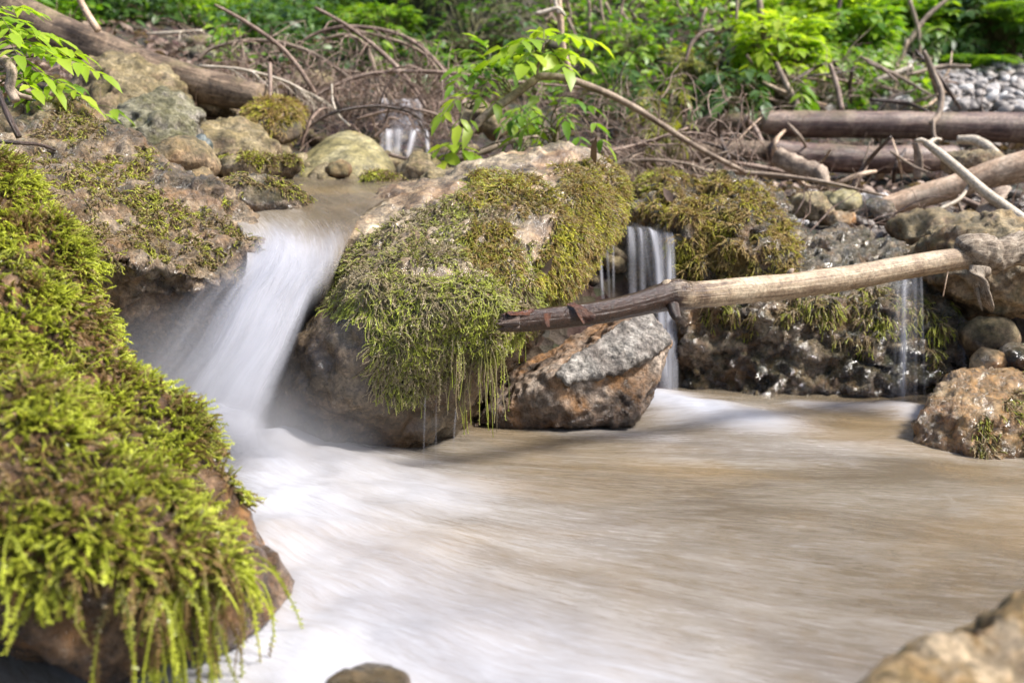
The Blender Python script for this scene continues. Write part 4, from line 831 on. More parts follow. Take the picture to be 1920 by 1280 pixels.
W_fibre = mat_wood("fibrous_bark", (.10, .07, .045), (.32, .25, .18), (.52, .44, .34), .75, 60, .9)

def wood(name, label, rows, mat, cat, sides=10, n=6, noise=.06, group=None, nscale=20., flat=None, ridges=0., parent=None, pts=None):
    V, F, al, ar = tube(px_path(rows) if pts is None else pts, sides, n, noise, nscale, flat=flat, ridges=ridges)
    o = mesh_obj(name, V, F, mat, parent, attrs=dict(along=al, around=ar))
    if parent is None: tag(o, label, cat, group)
    return o
# thick log at the upper left
wood("fallen_log", "thick brown fallen log slanting down the left bank", [(-120, -40, 2.95, 88), (30, 30, 2.95, 82), (120, 72, 2.93, 74), (200, 100, 2.92, 68), (300, 138, 2.9, 66), (400, 166, 2.86, 62), (490, 184, 2.82, 50)], W_bark, "log", 28, 14, .10, nscale=9, ridges=.25)
wood("fallen_log", "long purple-brown log lying highest on the right bank", [(1428, 229, 3.75, 40), (1480, 232, 3.75, 48), (1600, 234, 3.72, 50), (1760, 236, 3.7, 52), (1900, 240, 3.66, 56), (2080, 244, 3.6, 60)], W_wet, "log", 24, 12, .06, nscale=10, ridges=.15)
wood("fallen_log", "shorter dark log with pale peeled patch lying below the long purple-brown log", [(1445, 282, 3.45, 40), (1500, 292, 3.45, 48), (1600, 299, 3.42, 52), (1700, 300, 3.4, 52), (1790, 296, 3.42, 44)], W_wet, "log", 24, 12, .07, nscale=10, ridges=.2)
wood("fallen_log", "mossy half buried log ending at the left of the two right logs", [(1130, 305, 3.5, 32), (1250, 296, 3.5, 36), (1360, 284, 3.5, 38), (1450, 284, 3.48, 34)], W_bark, "log", 18, 10, .16, nscale=14, ridges=.3)
wood("fallen_log", "mossy rotten log just left of the end of the long purple-brown log", [(1230, 240, 3.9, 28), (1330, 232, 3.88, 32), (1430, 228, 3.85, 30)], W_bark, "log", 18, 10, .2, nscale=14, ridges=.3)
pl = wood("peeled_log", "pale peeled log sloping up to the right edge above the stick", [(1654, 388, 2.85, 34), (1700, 376, 2.85, 42), (1790, 350, 2.82, 46), (1850, 330, 2.8, 50), (1920, 312, 2.78, 58), (2060, 285, 2.75, 64)], W_pale, "log", 22, 12, .05, nscale=12, ridges=.08)
# the big pale stick across the pool
st_rows = [(940, 606, 1.42, 38), (1000, 600, 1.44, 45), (1100, 589, 1.48, 46), (1180, 574, 1.52, 48), (1240, 558, 1.55, 58), (1268, 553, 1.56, 66), (1300, 553, 1.58, 56), (1400, 544, 1.62, 54), (1500, 534, 1.66, 53), (1600, 519, 1.70, 50), (1700, 501, 1.74, 48), (1800, 485, 1.78, 46), (1835, 480, 1.795, 46), (1930, 466, 1.83, 52), (2060, 450, 1.88, 54)]
st_rows = [(a, b_, c_, t_ * .92) for a, b_, c_, t_ in st_rows]
sroot = empty("stick", P(1400, 544, 1.62)); tag(sroot, "long peeled stick with a dark wet broken tip reaching across the pool", "stick")
wood("wood", None, st_rows, W_stick, None, 26, 12, .045, nscale=16, ridges=.10, parent=sroot)
wood("knot", None, [(1262, 572, 1.535, 22), (1266, 588, 1.525, 20), (1272, 598, 1.515, 15)], W_dark, None, 10, 4, .2, parent=sroot)
wood("knot", None, [(1238, 548, 1.55, 22), (1250, 534, 1.55, 22), (1262, 530, 1.555, 10)], W_stick, None, 10, 4, .15, parent=sroot)
wood("knot", None, [(1478, 520, 1.655, 12), (1482, 510, 1.65, 10), (1488, 504, 1.65, 5)], W_grey, None, 8, 4, .2, parent=sroot)
# torn splinters of the broken tip
gt = Geo(); rgs = np.random.RandomState(3)
for k in range(16):
    a = rgs.rand() * 6.28; r0 = 15 * rgs.rand() ** .5
    x0, y0 = 952, 605
    p = px_path([(x0 + 22, y0 + math.sin(a) * r0, 1.42 + .008 * math.cos(a), 8), (x0, y0 + 1 + math.sin(a) * r0, 1.418 + .008 * math.cos(a), 7), (x0 - 10 - 14 * rgs.rand(), y0 + 3 + math.sin(a) * r0 * 1.1, 1.415 + .008 * math.cos(a), 2)])
    V, F, al, ar = tube(p, 5, 3, .2); gt.add(V, F, along=al * .1, around=ar)
gt.build("broken_tip", W_dark, sroot, origin=np.array(sroot.location))
def flake(rows_l, rows_r, name, mat, parent, curl=.006):
    G, N, U, Vv, F, ln, wd = sheet([(a, b) for a, b in zip(rows_l, rows_r)], 8, 14, 0)
    G = G.reshape(-1, 3) + N.reshape(-1, 3) * (curl * fbm(np.column_stack([wd * 60, ln * 60, 0 * ln]), 1., 2) + .0015)[:, None]
    n0 = len(G); V = np.vstack([G, G - N.reshape(-1, 3) * .0012]); F2 = np.vstack([F, F[:, ::-1] + n0])
    return mesh_obj(name, V, F2, mat, parent, attrs=dict(along=np.tile(U, 2), around=np.tile(Vv * 3, 2)), origin=np.array(parent.location))
flake([(1062, 574, 1.458), (1074, 580, 1.449), (1084, 592, 1.446), (1092, 606, 1.452)], [(1076, 572, 1.460), (1094, 578, 1.453), (1116, 590, 1.452), (1104, 604, 1.456)], "bark_strip", W_peel, sroot)
flake([(944, 593, 1.412), (950, 590, 1.410), (956, 594, 1.410)], [(985, 583, 1.432), (1000, 584, 1.428), (990, 590, 1.424)], "bark_strip", W_peel, sroot)
flake([(1018, 590, 1.424), (1020, 600, 1.422), (1022, 612, 1.425)], [(1032, 588, 1.428), (1030, 600, 1.425), (1026, 610, 1.428)], "bark_strip", W_peel, sroot)
# rough fibrous collar and the torn strip that hangs from it
wood("fibrous_collar", None, [(1800, 478, 1.78, 40), (1818, 470, 1.78, 62), (1845, 478, 1.79, 66), (1875, 476, 1.80, 54), (1920, 466, 1.82, 62), (1980, 458, 1.84, 66), (2060, 450, 1.88, 64)], W_fibre, None, 26, 12, .26, nscale=45, ridges=.3, parent=sroot)
wood("torn_strip", None, [(1838, 500, 1.76, 34), (1838, 520, 1.755, 40), (1842, 545, 1.755, 40), (1852, 568, 1.757, 28), (1860, 584, 1.76, 8)], W_fibre, None, 14, 8, .2, nscale=40, flat=.35, ridges=.6, parent=sroot)
wood("torn_strip", None, [(1832, 540, 1.75, 12), (1836, 565, 1.75, 10), (1842, 583, 1.752, 3)], W_fibre, None, 8, 5, .2, flat=.4, parent=sroot)
wood("torn_strip", None, [(1778, 505, 1.76, 3), (1772, 535, 1.755, 3), (1768, 556, 1.755, 2)], W_pale, None, 6, 4, .1, parent=sroot)

# bleached branch crossing the peeled log
br = empty("branch", P(1800, 330, 2.6)); tag(br, "thin bleached branch with a forked tip leaning across the pale peeled log", "branch")
wood("stem", None, [(1736, 268, 2.66, 14), (1775, 298, 2.62, 17), (1830, 346, 2.58, 19), (1880, 385, 2.54, 20), (1990, 460, 2.48, 22)], W_white, None, 12, 8, .10, parent=br)
wood("twig", None, [(1738, 269, 2.66, 11), (1728, 263, 2.66, 10), (1716, 264, 2.66, 6)], W_white, None, 8, 4, .15, parent=br)
wood("twig", None, [(1740, 270, 2.66, 10), (1752, 262, 2.68, 8), (1765, 262, 2.68, 5)], W_white, None, 8, 4, .15, parent=br)
wood("driftwood", "splintered grey driftwood board standing against the pale peeled log", [(1885, 352, 2.62, 24), (1862, 378, 2.58, 34), (1842, 410, 2.56, 42), (1832, 445, 2.55, 36), (1828, 480, 2.54, 22)], W_grey, "driftwood", 14, 8, .22, flat=.35, nscale=30, ridges=.8)
wood("driftwood", "dark flat splinter of wood hanging between the two right logs", [(1716, 268, 3.2, 18), (1722, 300, 3.2, 24), (1720, 335, 3.2, 20)], W_grey, "driftwood", 10, 6, .2, flat=.4, ridges=.6)
wood("driftwood", "long thin grey plank lying on the litter left of the peeled log", [(1298, 318, 3.0, 9), (1380, 323, 2.98, 16), (1480, 332, 2.96, 16), (1560, 345, 2.92, 14), (1662, 368, 2.86, 7)], W_grey, "driftwood", 10, 8, .15, flat=.5, ridges=.5)
wood("driftwood", "short split brown plank just under the long thin grey plank", [(1300, 330, 2.95, 12), (1350, 338, 2.94, 14), (1420, 350, 2.92, 10)], W_pale, "driftwood", 10, 8, .2, flat=.5, ridges=.6)
wood("driftwood", "rotten grey lump of wood slanting between the right logs and the cobbles", [(1455, 292, 3.1, 26), (1500, 312, 3.06, 30), (1535, 325, 3.02, 26), (1550, 352, 2.98, 14)], W_grey, "driftwood", 14, 8, .3, nscale=26, ridges=.8)
wood("root", "curved pale root arching beside the brown mossy stone at the right", [(1795, 262, 3.05, 16), (1830, 264, 3.02, 20), (1858, 282, 2.98, 20), (1885, 308, 2.95, 16)], W_white, "root", 10, 8, .15)
for lab, rows, mt in [
    ("thin bleached twig leaning against the underside of the peeled log", [(1822, 338, 2.62, 6), (1800, 372, 2.56, 8), (1758, 394, 2.54, 8)], W_white),
    ("short russet stick poking out below the peeled log", [(1796, 369, 2.65, 10), (1820, 380, 2.63, 11), (1845, 390, 2.62, 10)], W_twig),
    ("pale round stick slanting down beside the splintered driftwood", [(1846, 408, 2.5, 14), (1862, 428, 2.48, 15), (1884, 452, 2.46, 13)], W_pale),
    ("thin brown stick sloping to the right edge above the stick's collar", [(1858, 402, 2.5, 8), (1900, 428, 2.46, 9), (1960, 460, 2.42, 9)], W_twig),
    ("narrow upright sliver between the brown boulder and the driftwood", [(1796, 378, 2.58, 6), (1804, 398, 2.57, 8), (1808, 420, 2.56, 4)], W_grey),
    ("thin vertical twig dropping past the end of the long purple-brown log", [(1750, 225, 3.5, 6), (1752, 255, 3.48, 6), (1766, 262, 3.46, 4)], W_grey),
    ("bent grey twig rising over the gravel behind the right logs", [(1732, 95, 3.6, 7), (1752, 140, 3.6, 10), (1765, 175, 3.58, 11), (1760, 215, 3.56, 12), (1745, 232, 3.52, 10)], W_grey),
    ("tall brown stick standing in the litter behind the long right log", [(1556, 120, 3.9, 8), (1570, 165, 3.88, 11), (1578, 208, 3.86, 12)], W_twig),
    ("curved grey sapling stem standing left of the upright brown stick", [(1455, 118, 3.9, 8), (1475, 160, 3.88, 11), (1492, 190, 3.86, 14), (1495, 214, 3.84, 15)], W_grey),
    ("pale rod leaning up and right out of the debris heap", [(1640, 152, 4.2, 9), (1675, 140, 4.2, 13), (1710, 128, 4.2, 15)], W_white),
    ("thin twig crossing in front of the moss-draped log end", [(1395, 218, 3.6, 6), (1415, 240, 3.58, 10), (1432, 275, 3.55, 10)], W_twig)]:
    wood("dead_stick", lab, rows, mt, "stick", 8, 6, .15, nscale=30)
# bent sapling that arches over behind the middle boulder
sp = empty("sapling", P(850, 288, 2.45)); tag(sp, "bent grey-brown sapling arching over behind the middle boulder with bright lobed leaves", "sapling")
wood("stem", None, [(846, 292, 2.45, 15), (880, 250, 2.48, 16), (905, 222, 2.5, 17), (955, 185, 2.52, 16), (1000, 152, 2.55, 15), (1012, 144, 2.56, 15), (1060, 147, 2.6, 14), (1130, 172, 2.68, 13), (1200, 208, 2.76, 12), (1300, 272, 2.86, 10), (1395, 322, 2.95, 8)], W_grey, None, 12, 8, .10, parent=sp)
wood("branch", None, [(1004, 150, 2.55, 10), (1008, 125, 2.54, 7), (1016, 108, 2.53, 5), (1020, 70, 2.52, 3)], W_grey, None, 8, 5, .1, parent=sp)

# dead spruce branches left of the far cascade
def dead_branch(label, rows, mt, side=0, slen=.16, seed=0, curl=.6, base="stem"):
    rt = empty("dead_branch", P(*rows[0][:3])); tag(rt, label, "branch")
    p = px_path(rows); p[:, 3] *= .8; V, F, al, ar = tube(p, 8, 8, .22, 40); mesh_obj("stem", V, F, mt, rt, attrs=dict(along=al, around=ar), origin=np.array(rt.location))
    c = catmull(p, 8); T = nrm(np.gradient(c[:, :3], axis=0)); rg = np.random.RandomState(seed)
    for k in range(side):
        i = int(len(c) * (.12 + .8 * (k + rg.rand()) / side)); i = min(i, len(c) - 2)
        d = nrm(T[i] * .5 + rg.normal(size=3) * np.array([.5, .5, .35]) + np.array([0, 0, -.15])); L = slen * (.5 + rg.rand()); q = [np.append(c[i, :3], .0028)]; pp = c[i, :3]
        for s in range(4):
            pp = pp + d * L / 4; d = nrm(d + np.array([0, 0, -curl * .35]) + rg.normal(size=3) * .14); q.append(np.append(pp, .0026 * (1 - .2 * s)))
        g = Geo(); V, F, al, ar = tube(np.array(q), 5, 3, .1); g.add(V, F, along=al, around=ar)
        qa = np.array(q)
        for s in range(5):
            j = 1 + int(3.9 * rg.rand()); e = nrm(d + rg.normal(size=3) * .7 + np.array([0, 0, -.4])); l2 = L * .35 * (.4 + rg.rand())
            q2 = np.array([np.append(qa[j, :3] + e * l2 * t + np.array([0, 0, -.25 * l2 * t * t]), .0013 * (1.1 - t)) for t in (0, .5, 1)])
            V, F, al, ar = tube(q2, 4, 2, 0); g.add(V, F, along=al, around=ar)
        g.build("twig", mt, rt, origin=np.array(rt.location))
dead_branch("straight brown dead branch with a crooked tip leaning over the left of the twig tangle", [(402, 9, 3.1, 6), (450, 35, 3.12, 9), (510, 75, 3.14, 10), (545, 108, 3.16, 11), (575, 150, 3.18, 12), (590, 175, 3.2, 12)], W_twig, 0)
dead_branch("straight brown dead branch slanting down to the top of the far cascade", [(590, 14, 3.3, 7), (650, 48, 3.3, 9), (715, 98, 3.3, 11), (760, 145, 3.3, 11), (800, 202, 3.3, 11)], W_twig, 6, .10, 4)
dead_branch("long grey branch arching low from the small boulders to the tangle's middle", [(372, 112, 3.4, 8), (400, 90, 3.4, 9), (470, 76, 3.38, 10), (540, 84, 3.36, 10), (600, 108, 3.34, 9), (655, 146, 3.32, 8)], W_grey, 18, .12, 5)
dead_branch("long brown branch bowing across in front of the far cascade's head", [(560, 205, 3.2, 7), (610, 170, 3.2, 9), (680, 142, 3.2, 10), (760, 134, 3.2, 10), (850, 138, 3.22, 9), (950, 152, 3.26, 7), (1100, 165, 3.3, 5)], W_twig, 20, .14, 6)
dead_branch("pair-topped branch bending over high above the far cascade", [(560, 82, 3.5, 6), (600, 60, 3.5, 8), (660, 50, 3.48, 9), (740, 62, 3.46, 9), (790, 90, 3.44, 9), (830, 130, 3.42, 8), (862, 168, 3.4, 7)], W_twig, 16, .14, 7)
dead_branch("second high branch curving down just below the pair-topped one", [(650, 54, 3.52, 6), (720, 70, 3.5, 8), (780, 92, 3.48, 8), (812, 120, 3.46, 8), (830, 160, 3.44, 8), (828, 200, 3.42, 6)], W_grey, 14, .13, 8)
dead_branch("hooked grey branch curling down left of the far cascade", [(610, 72, 3.35, 6), (650, 66, 3.35, 8), (685, 85, 3.34, 9), (700, 120, 3.33, 9), (706, 150, 3.32, 8), (712, 178, 3.3, 6)], W_grey, 24, .12, 9, .9)
dead_branch("pale thin branch running from the thick log into the tangle", [(375, 124, 3.0, 7), (450, 130, 3.0, 8), (520, 148, 3.0, 8), (560, 165, 3.0, 7), (600, 190, 3.0, 5)], W_white, 12, .12, 10)
dead_branch("dark bowed branch in front of the far cascade's lower pool", [(570, 245, 2.9, 6), (620, 214, 2.9, 8), (690, 200, 2.9, 8), (740, 203, 2.9, 8), (775, 214, 2.9, 7), (800, 235, 2.9, 5)], W_dark, 10, .10, 11)
dead_branch("russet bowed branch arching past the far cascade to the right", [(668, 224, 2.95, 6), (720, 210, 2.95, 7), (780, 206, 2.95, 7), (830, 220, 2.95, 7), (870, 246, 2.95, 5)], W_twig, 10, .10, 12)
dead_branch("short russet stick with a fork leaning on the olive boulder", [(702, 258, 2.75, 7), (720, 240, 2.75, 8), (730, 222, 2.75, 7), (748, 224, 2.75, 4)], W_twig, 0)
dead_branch("grey whip bending down onto the top of the olive boulder", [(622, 158, 3.0, 5), (624, 190, 2.98, 6), (634, 215, 2.95, 6), (655, 236, 2.9, 6)], W_white, 0)
dead_branch("brown twig drooping to the mossy rock below the tangle", [(565, 275, 2.8, 6), (572, 250, 2.8, 9), (582, 225, 2.82, 9), (600, 205, 2.85, 6)], W_twig, 4, .08, 13)
dead_branch("tan stick planted upright at the end of the thick log", [(506, 200, 2.8, 8), (507, 160, 2.82, 10), (506, 118, 2.84, 9)], W_twig, 0)
dead_branch("brown stick lying at the foot of the far cascade", [(730, 290, 2.7, 8), (780, 300, 2.68, 10), (850, 288, 2.7, 9), (920, 285, 2.75, 7)], W_twig, 6, .08, 14)
dead_branch("grey broken branch lying behind the middle boulder's crest", [(800, 308, 2.6, 10), (880, 292, 2.65, 14), (960, 265, 2.7, 12), (1010, 255, 2.75, 6)], W_grey, 12, .14, 15)
dead_branch("low brown branch lying in the litter right of the arching sapling", [(1040, 275, 2.9, 8), (1120, 285, 2.9, 9), (1200, 270, 2.95, 8), (1290, 240, 3.0, 5)], W_twig, 28, .18, 16)
dead_branch("thin forked branch lying low behind the green rock", [(1120, 315, 2.8, 8), (1200, 300, 2.85, 9), (1290, 308, 2.9, 7), (1350, 330, 2.95, 5)], W_grey, 20, .15, 17)
dead_branch("grey twig lying flat on the far left leaf litter", [(275, 64, 3.9, 7), (320, 62, 3.9, 9), (380, 58, 3.9, 8)], W_white, 6, .08, 18)
# pinkish tall stick with a white cross piece
ts = empty("dead_stick", P(1075, 165, 3.4)); tag(ts, "tall pinkish stick with a frayed white cross piece standing behind the leafy sapling", "stick")
wood("stem", None, [(1044, -40, 3.3, 10), (1050, 30, 3.32, 13), (1055, 85, 3.34, 12), (1065, 125, 3.36, 11), (1078, 160, 3.4, 11)], W_pale, None, 8, 6, .12, parent=ts)
wood("cross_piece", None, [(1004, 27, 3.28, 9), (1030, 20, 3.28, 9), (1046, 17, 3.28, 11), (1060, 30, 3.28, 5)], W_white, None, 8, 6, .2, parent=ts)
wood("cross_piece", None, [(1040, -10, 3.28, 6), (1042, 8, 3.28, 9), (1048, 26, 3.28, 9)], W_white, None, 8, 6, .2, parent=ts)
wood("dead_stick", "pale stick leaning on the thick log near the top left", [(140, -20, 2.85, 11), (160, 20, 2.85, 13), (184, 58, 2.85, 14)], W_pale, "stick", 8, 5, .1)
# roots and wet twigs at the left edge
for lab, rows, mt in [
    ("thick brown root curling down at the left edge", [(-30, 100, 1.85, 20), (5, 112, 1.83, 20), (22, 135, 1.82, 20), (18, 165, 1.80, 18), (30, 190, 1.80, 16)], W_grey),
    ("thin pale root running from the curled root across the moss", [(20, 165, 1.82, 12), (35, 178, 1.82, 10), (58, 184, 1.82, 8)], W_grey),
    ("black glistening wet twig hanging down at the left edge", [(-10, 150, 1.5, 9), (6, 195, 1.48, 10), (22, 230, 1.46, 12), (36, 258, 1.46, 12)], W_dark),
    ("thin dark wet twig lying flat at the left edge", [(-30, 264, 1.42, 7), (30, 268, 1.42, 7), (75, 272, 1.44, 6), (104, 282, 1.46, 5)], W_dark),
    ("very thin black stem hanging beside the bright feathery moss", [(62, 300, 1.42, 3), (66, 340, 1.40, 4), (70, 375, 1.39, 4), (72, 405, 1.385, 3)], W_dark)]:
    wood("root" if "root" in lab else "wet_twig", lab, rows, mt, "root" if "root" in lab else "twig", 10, 6, .15, nscale=40)
# thin twigs of the debris heap on the right bank and behind the boulder
rg = np.random.RandomState(21)
for k in range(60):
    if k < 38: x, y, d = 1440 + 330 * rg.rand(), 130 + 75 * rg.rand(), 3.9 + .5 * rg.rand()
    else: x, y, d = 1300 + 420 * rg.rand(), 255 + 80 * rg.rand(), 3.05 + .35 * rg.rand()
    a = rg.normal() * .9; l = 25 + 45 * rg.rand(); t = 4 + 6 * rg.rand()
    dx, dy = math.cos(a) * l, math.sin(a) * l
    wood("dead_twig", "thin dead twig in the debris heap among the right logs", [(x - dx, y - dy, d, t * .7), (x + rg.normal() * 6, y + rg.normal() * 6, d + .05 * rg.normal(), t), (x + dx, y + dy, d + .1 * rg.normal(), t * .6)], [W_grey, W_twig, W_pale, W_dark][k % 4], "twig", 6, 4, .15, group="thin twigs of the debris heap")
# ------------------------------------------------------------------ plants
L_bright = mat_leaf("bright_leaf", (.20, .34, .015), (.32, .46, .03), (.44, .54, .05), .5)
L_mid = mat_leaf("green_leaf", (.08, .19, .015), (.16, .30, .02), (.30, .43, .03), .45)
L_deep = mat_leaf("deep_green_leaf", (.035, .085, .018), (.06, .13, .025), (.11, .20, .035), .4)
L_olive = mat_leaf("olive_leaf", (.12, .13, .02), (.21, .21, .03), (.32, .31, .05), .4)
L_litter = mat_leaf("dead_leaf", (.10, .06, .04), (.25, .17, .13), (.42, .32, .26), .15, .7)
M_stem = mat_wood("green_stem", (.07, .06, .02), (.13, .12, .04), (.2, .19, .06), .5, 30, .2)
UP = np.array([0, 0, 1.0])
def spray_leaves(g, gs, base, tip, npairs, L, W, rg, sag=.2, r=.0015, flat=.25, term=True):
    """a petiole from base to tip with opposite leaflets along it"""
    base, tip = np.array(base), np.array(tip); ax = tip - base; ln = np.linalg.norm(ax)
    t = np.linspace(0, 1, 5); pts = base + ax * t[:, None] - UP * (sag * ln * t ** 2)[:, None] + UP * (sag * ln * .55 * np.sin(t * 3.14))[:, None]
    V, F, al, ar = tube(np.column_stack([pts, r * (1.1 - .6 * t)]), 5, 3, 0); gs.add(V, F, along=al, around=ar)
    c = catmull(pts, 6); T = nrm(np.gradient(c, axis=0)); m = len(c) - 1
    P0, D, Nn, LL = [], [], [], []
    for k in range(npairs):
        i = int(m * (.35 + .6 * k / max(1, npairs - 1)) if npairs > 1 else m * .8); i = min(i, m)
        S = nrm(np.cross(T[i], UP))
        for s in (-1, 1):
            d = nrm(T[i] * .75 + s * S * .9 + rg.normal(size=3) * .12 - UP * .1)
            P0.append(c[i]); D.append(d); Nn.append(nrm(UP + rg.normal(size=3) * flat)); LL.append(L * (.8 + .4 * rg.rand()) * (1 - .25 * abs(2 * k / max(1, npairs - 1) - 1) if npairs > 1 else 1))
    if term: P0.append(c[m]); D.append(T[m]); Nn.append(nrm(UP + rg.normal(size=3) * flat)); LL.append(L * 1.15)
    LL = np.array(LL); leaves(g, np.array(P0), np.array(D), np.array(Nn), LL, LL * W / L, rg)
def plant(name, label, cat, base, sprays, leafmat, L, W, npairs=3, seed=0, stems=True, root=None, stemmat=None, sag=.2, group=None, r=.0016):
    rg = np.random.RandomState(seed); base = np.array(base)
    if root is None: root = empty(name, base); tag(root, label, cat, group)
    g, gs = Geo(), Geo()
    for a, b_ in sprays: spray_leaves(g, gs, a, b_, npairs, L, W, rg, sag, r)
    if stems:
        for a, b_ in sprays:
            a = np.array(a)
            if np.linalg.norm(a - base) > .03:
                mid = (base + a) / 2 + rg.normal(size=3) * .02; V, F, al, ar = tube(np.array([np.append(base, r * 1.6), np.append(mid, r * 1.4), np.append(a, r)]), 5, 4, .05); gs.add(V, F, along=al, around=ar)
    g.build("foliage", leafmat, root, origin=np.array(root.location)); gs.build("stem", stemmat or M_stem, root, origin=np.array(root.location))
    return root
def PP(rows): return [(P(*a), P(*b_)) for a, b_ in rows]
# leaves of the arching sapling
plant(None, None, None, P(1016, 108, 2.53), PP([((1016, 105, 2.53), (940, 75, 2.45)), ((1018, 95, 2.53), (975, 62, 2.40)), ((1020, 90, 2.53), (1060, 55, 2.45)), ((1020, 85, 2.53), (1110, 62, 2.55)), ((1018, 100, 2.53), (1080, 95, 2.48)), ((1016, 105, 2.53), (985, 100, 2.38)), ((1020, 75, 2.52), (1020, 48, 2.6)), ((1016, 108, 2.53), (1060, 108, 2.40)), ((1012, 110, 2.53), (925, 100, 2.55))]), L_bright, .066, .038, 3, 1, root=sp, sag=.15)
# leafy plants about the arching sapling
plant("leafy_sapling", "light green feathery-leaved sapling left of the arching sapling's bend", "sapling", P(960, 175, 2.7), PP([((940, 150, 2.7), (855, 105, 2.6)), ((930, 140, 2.7), (870, 75, 2.7)), ((935, 150, 2.7), (890, 128, 2.55)), ((945, 150, 2.7), (930, 100, 2.6)), ((950, 155, 2.7), (965, 120, 2.55)), ((925, 130, 2.7), (900, 60, 2.7)), ((930, 145, 2.7), (850, 125, 2.5)), ((940, 160, 2.7), (900, 150, 2.5))]), L_mid, .050, .017, 5, 2)
plant("leafy_plant", "low bright green plant hanging beside the far cascade", "plant", P(880, 205, 2.7), PP([((900, 190, 2.6), (828, 190, 2.45)), ((900, 185, 2.6), (860, 200, 2.4)), ((905, 190, 2.6), (880, 205, 2.42)), ((900, 180, 2.6), (850, 172, 2.5)), ((915, 180, 2.6), (930, 178, 2.5))]), L_bright, .060, .026, 2, 3)
plant("leafy_plant", "bright green saplings in the litter below the arching sapling's crown", "plant", P(1040, 270, 2.75), PP([((1040, 200, 2.7), (1080, 170, 2.6)), ((1040, 205, 2.7), (1110, 185, 2.65)), ((1035, 200, 2.7), (1010, 165, 2.6)), ((1040, 210, 2.7), (1060, 195, 2.5)), ((1045, 230, 2.7), (1120, 215, 2.6)), ((1040, 235, 2.7), (1135, 245, 2.6)), ((1035, 235, 2.7), (985, 215, 2.55)), ((1035, 245, 2.7), (1000, 262, 2.5)), ((1030, 245, 2.7), (955, 238, 2.55)), ((1045, 220, 2.7), (1090, 235, 2.5)), ((1030, 250, 2.7), (965, 275, 2.55))]), L_mid, .058, .024, 2, 4)
plant("leafy_plant", "small round-leaved plant at the foot of the arching sapling", "plant", P(850, 295, 2.5), PP([((850, 285, 2.5), (825, 265, 2.42)), ((850, 285, 2.5), (850, 258, 2.42)), ((850, 288, 2.5), (872, 268, 2.42)), ((850, 288, 2.5), (830, 285, 2.40)), ((850, 288, 2.5), (885, 280, 2.45))]), L_bright, .045, .032, 1, 5)
# left edge
plant("leafy_sapling", "bright green sapling with flat layered leaves at the upper left edge", "sapling", P(-60, 160, 2.0), PP([((-30, 60, 2.0), (50, 25, 1.9)), ((-20, 60, 2.0), (70, 50, 1.9)), ((-30, 30, 2.0), (60, 5, 1.95)), ((-10, 85, 2.0), (105, 85, 1.9)), ((0, 95, 2.0), (130, 102, 1.95)), ((40, 110, 2.0), (190, 118, 1.95)), ((-20, 110, 2.0), (80, 118, 1.88)), ((0, 130, 2.0), (100, 145, 1.9)), ((-20, 80, 2.0), (30, 70, 1.8)), ((-20, 150, 2.0), (60, 140, 1.85)), ((0, 140, 2.0), (150, 150, 1.9)), ((20, 100, 2.0), (150, 85, 2.0)), ((-20, 170, 2.0), (70, 175, 1.9)), ((0, 60, 2.0), (110, 60, 2.0)), ((60, 150, 2.0), (170, 185, 2.0)), ((-40, 20, 2.0), (20, 35, 1.85))]), L_bright, .046, .021, 6, 6, sag=.12)
plant("leafy_plant", "small green seedlings between the tufa boulder's moss and the pale boulder", "plant", P(140, 215, 2.3), PP([((130, 190, 2.25), (180, 200, 2.2)), ((135, 195, 2.25), (210, 212, 2.2)), ((125, 175, 2.25), (140, 150, 2.2)), ((125, 185, 2.25), (165, 175, 2.2)), ((130, 200, 2.25), (160, 218, 2.15)), ((115, 180, 2.25), (90, 160, 2.15)), ((160, 205, 2.25), (225, 200, 2.25))]), L_mid, .045, .024, 1, 7)
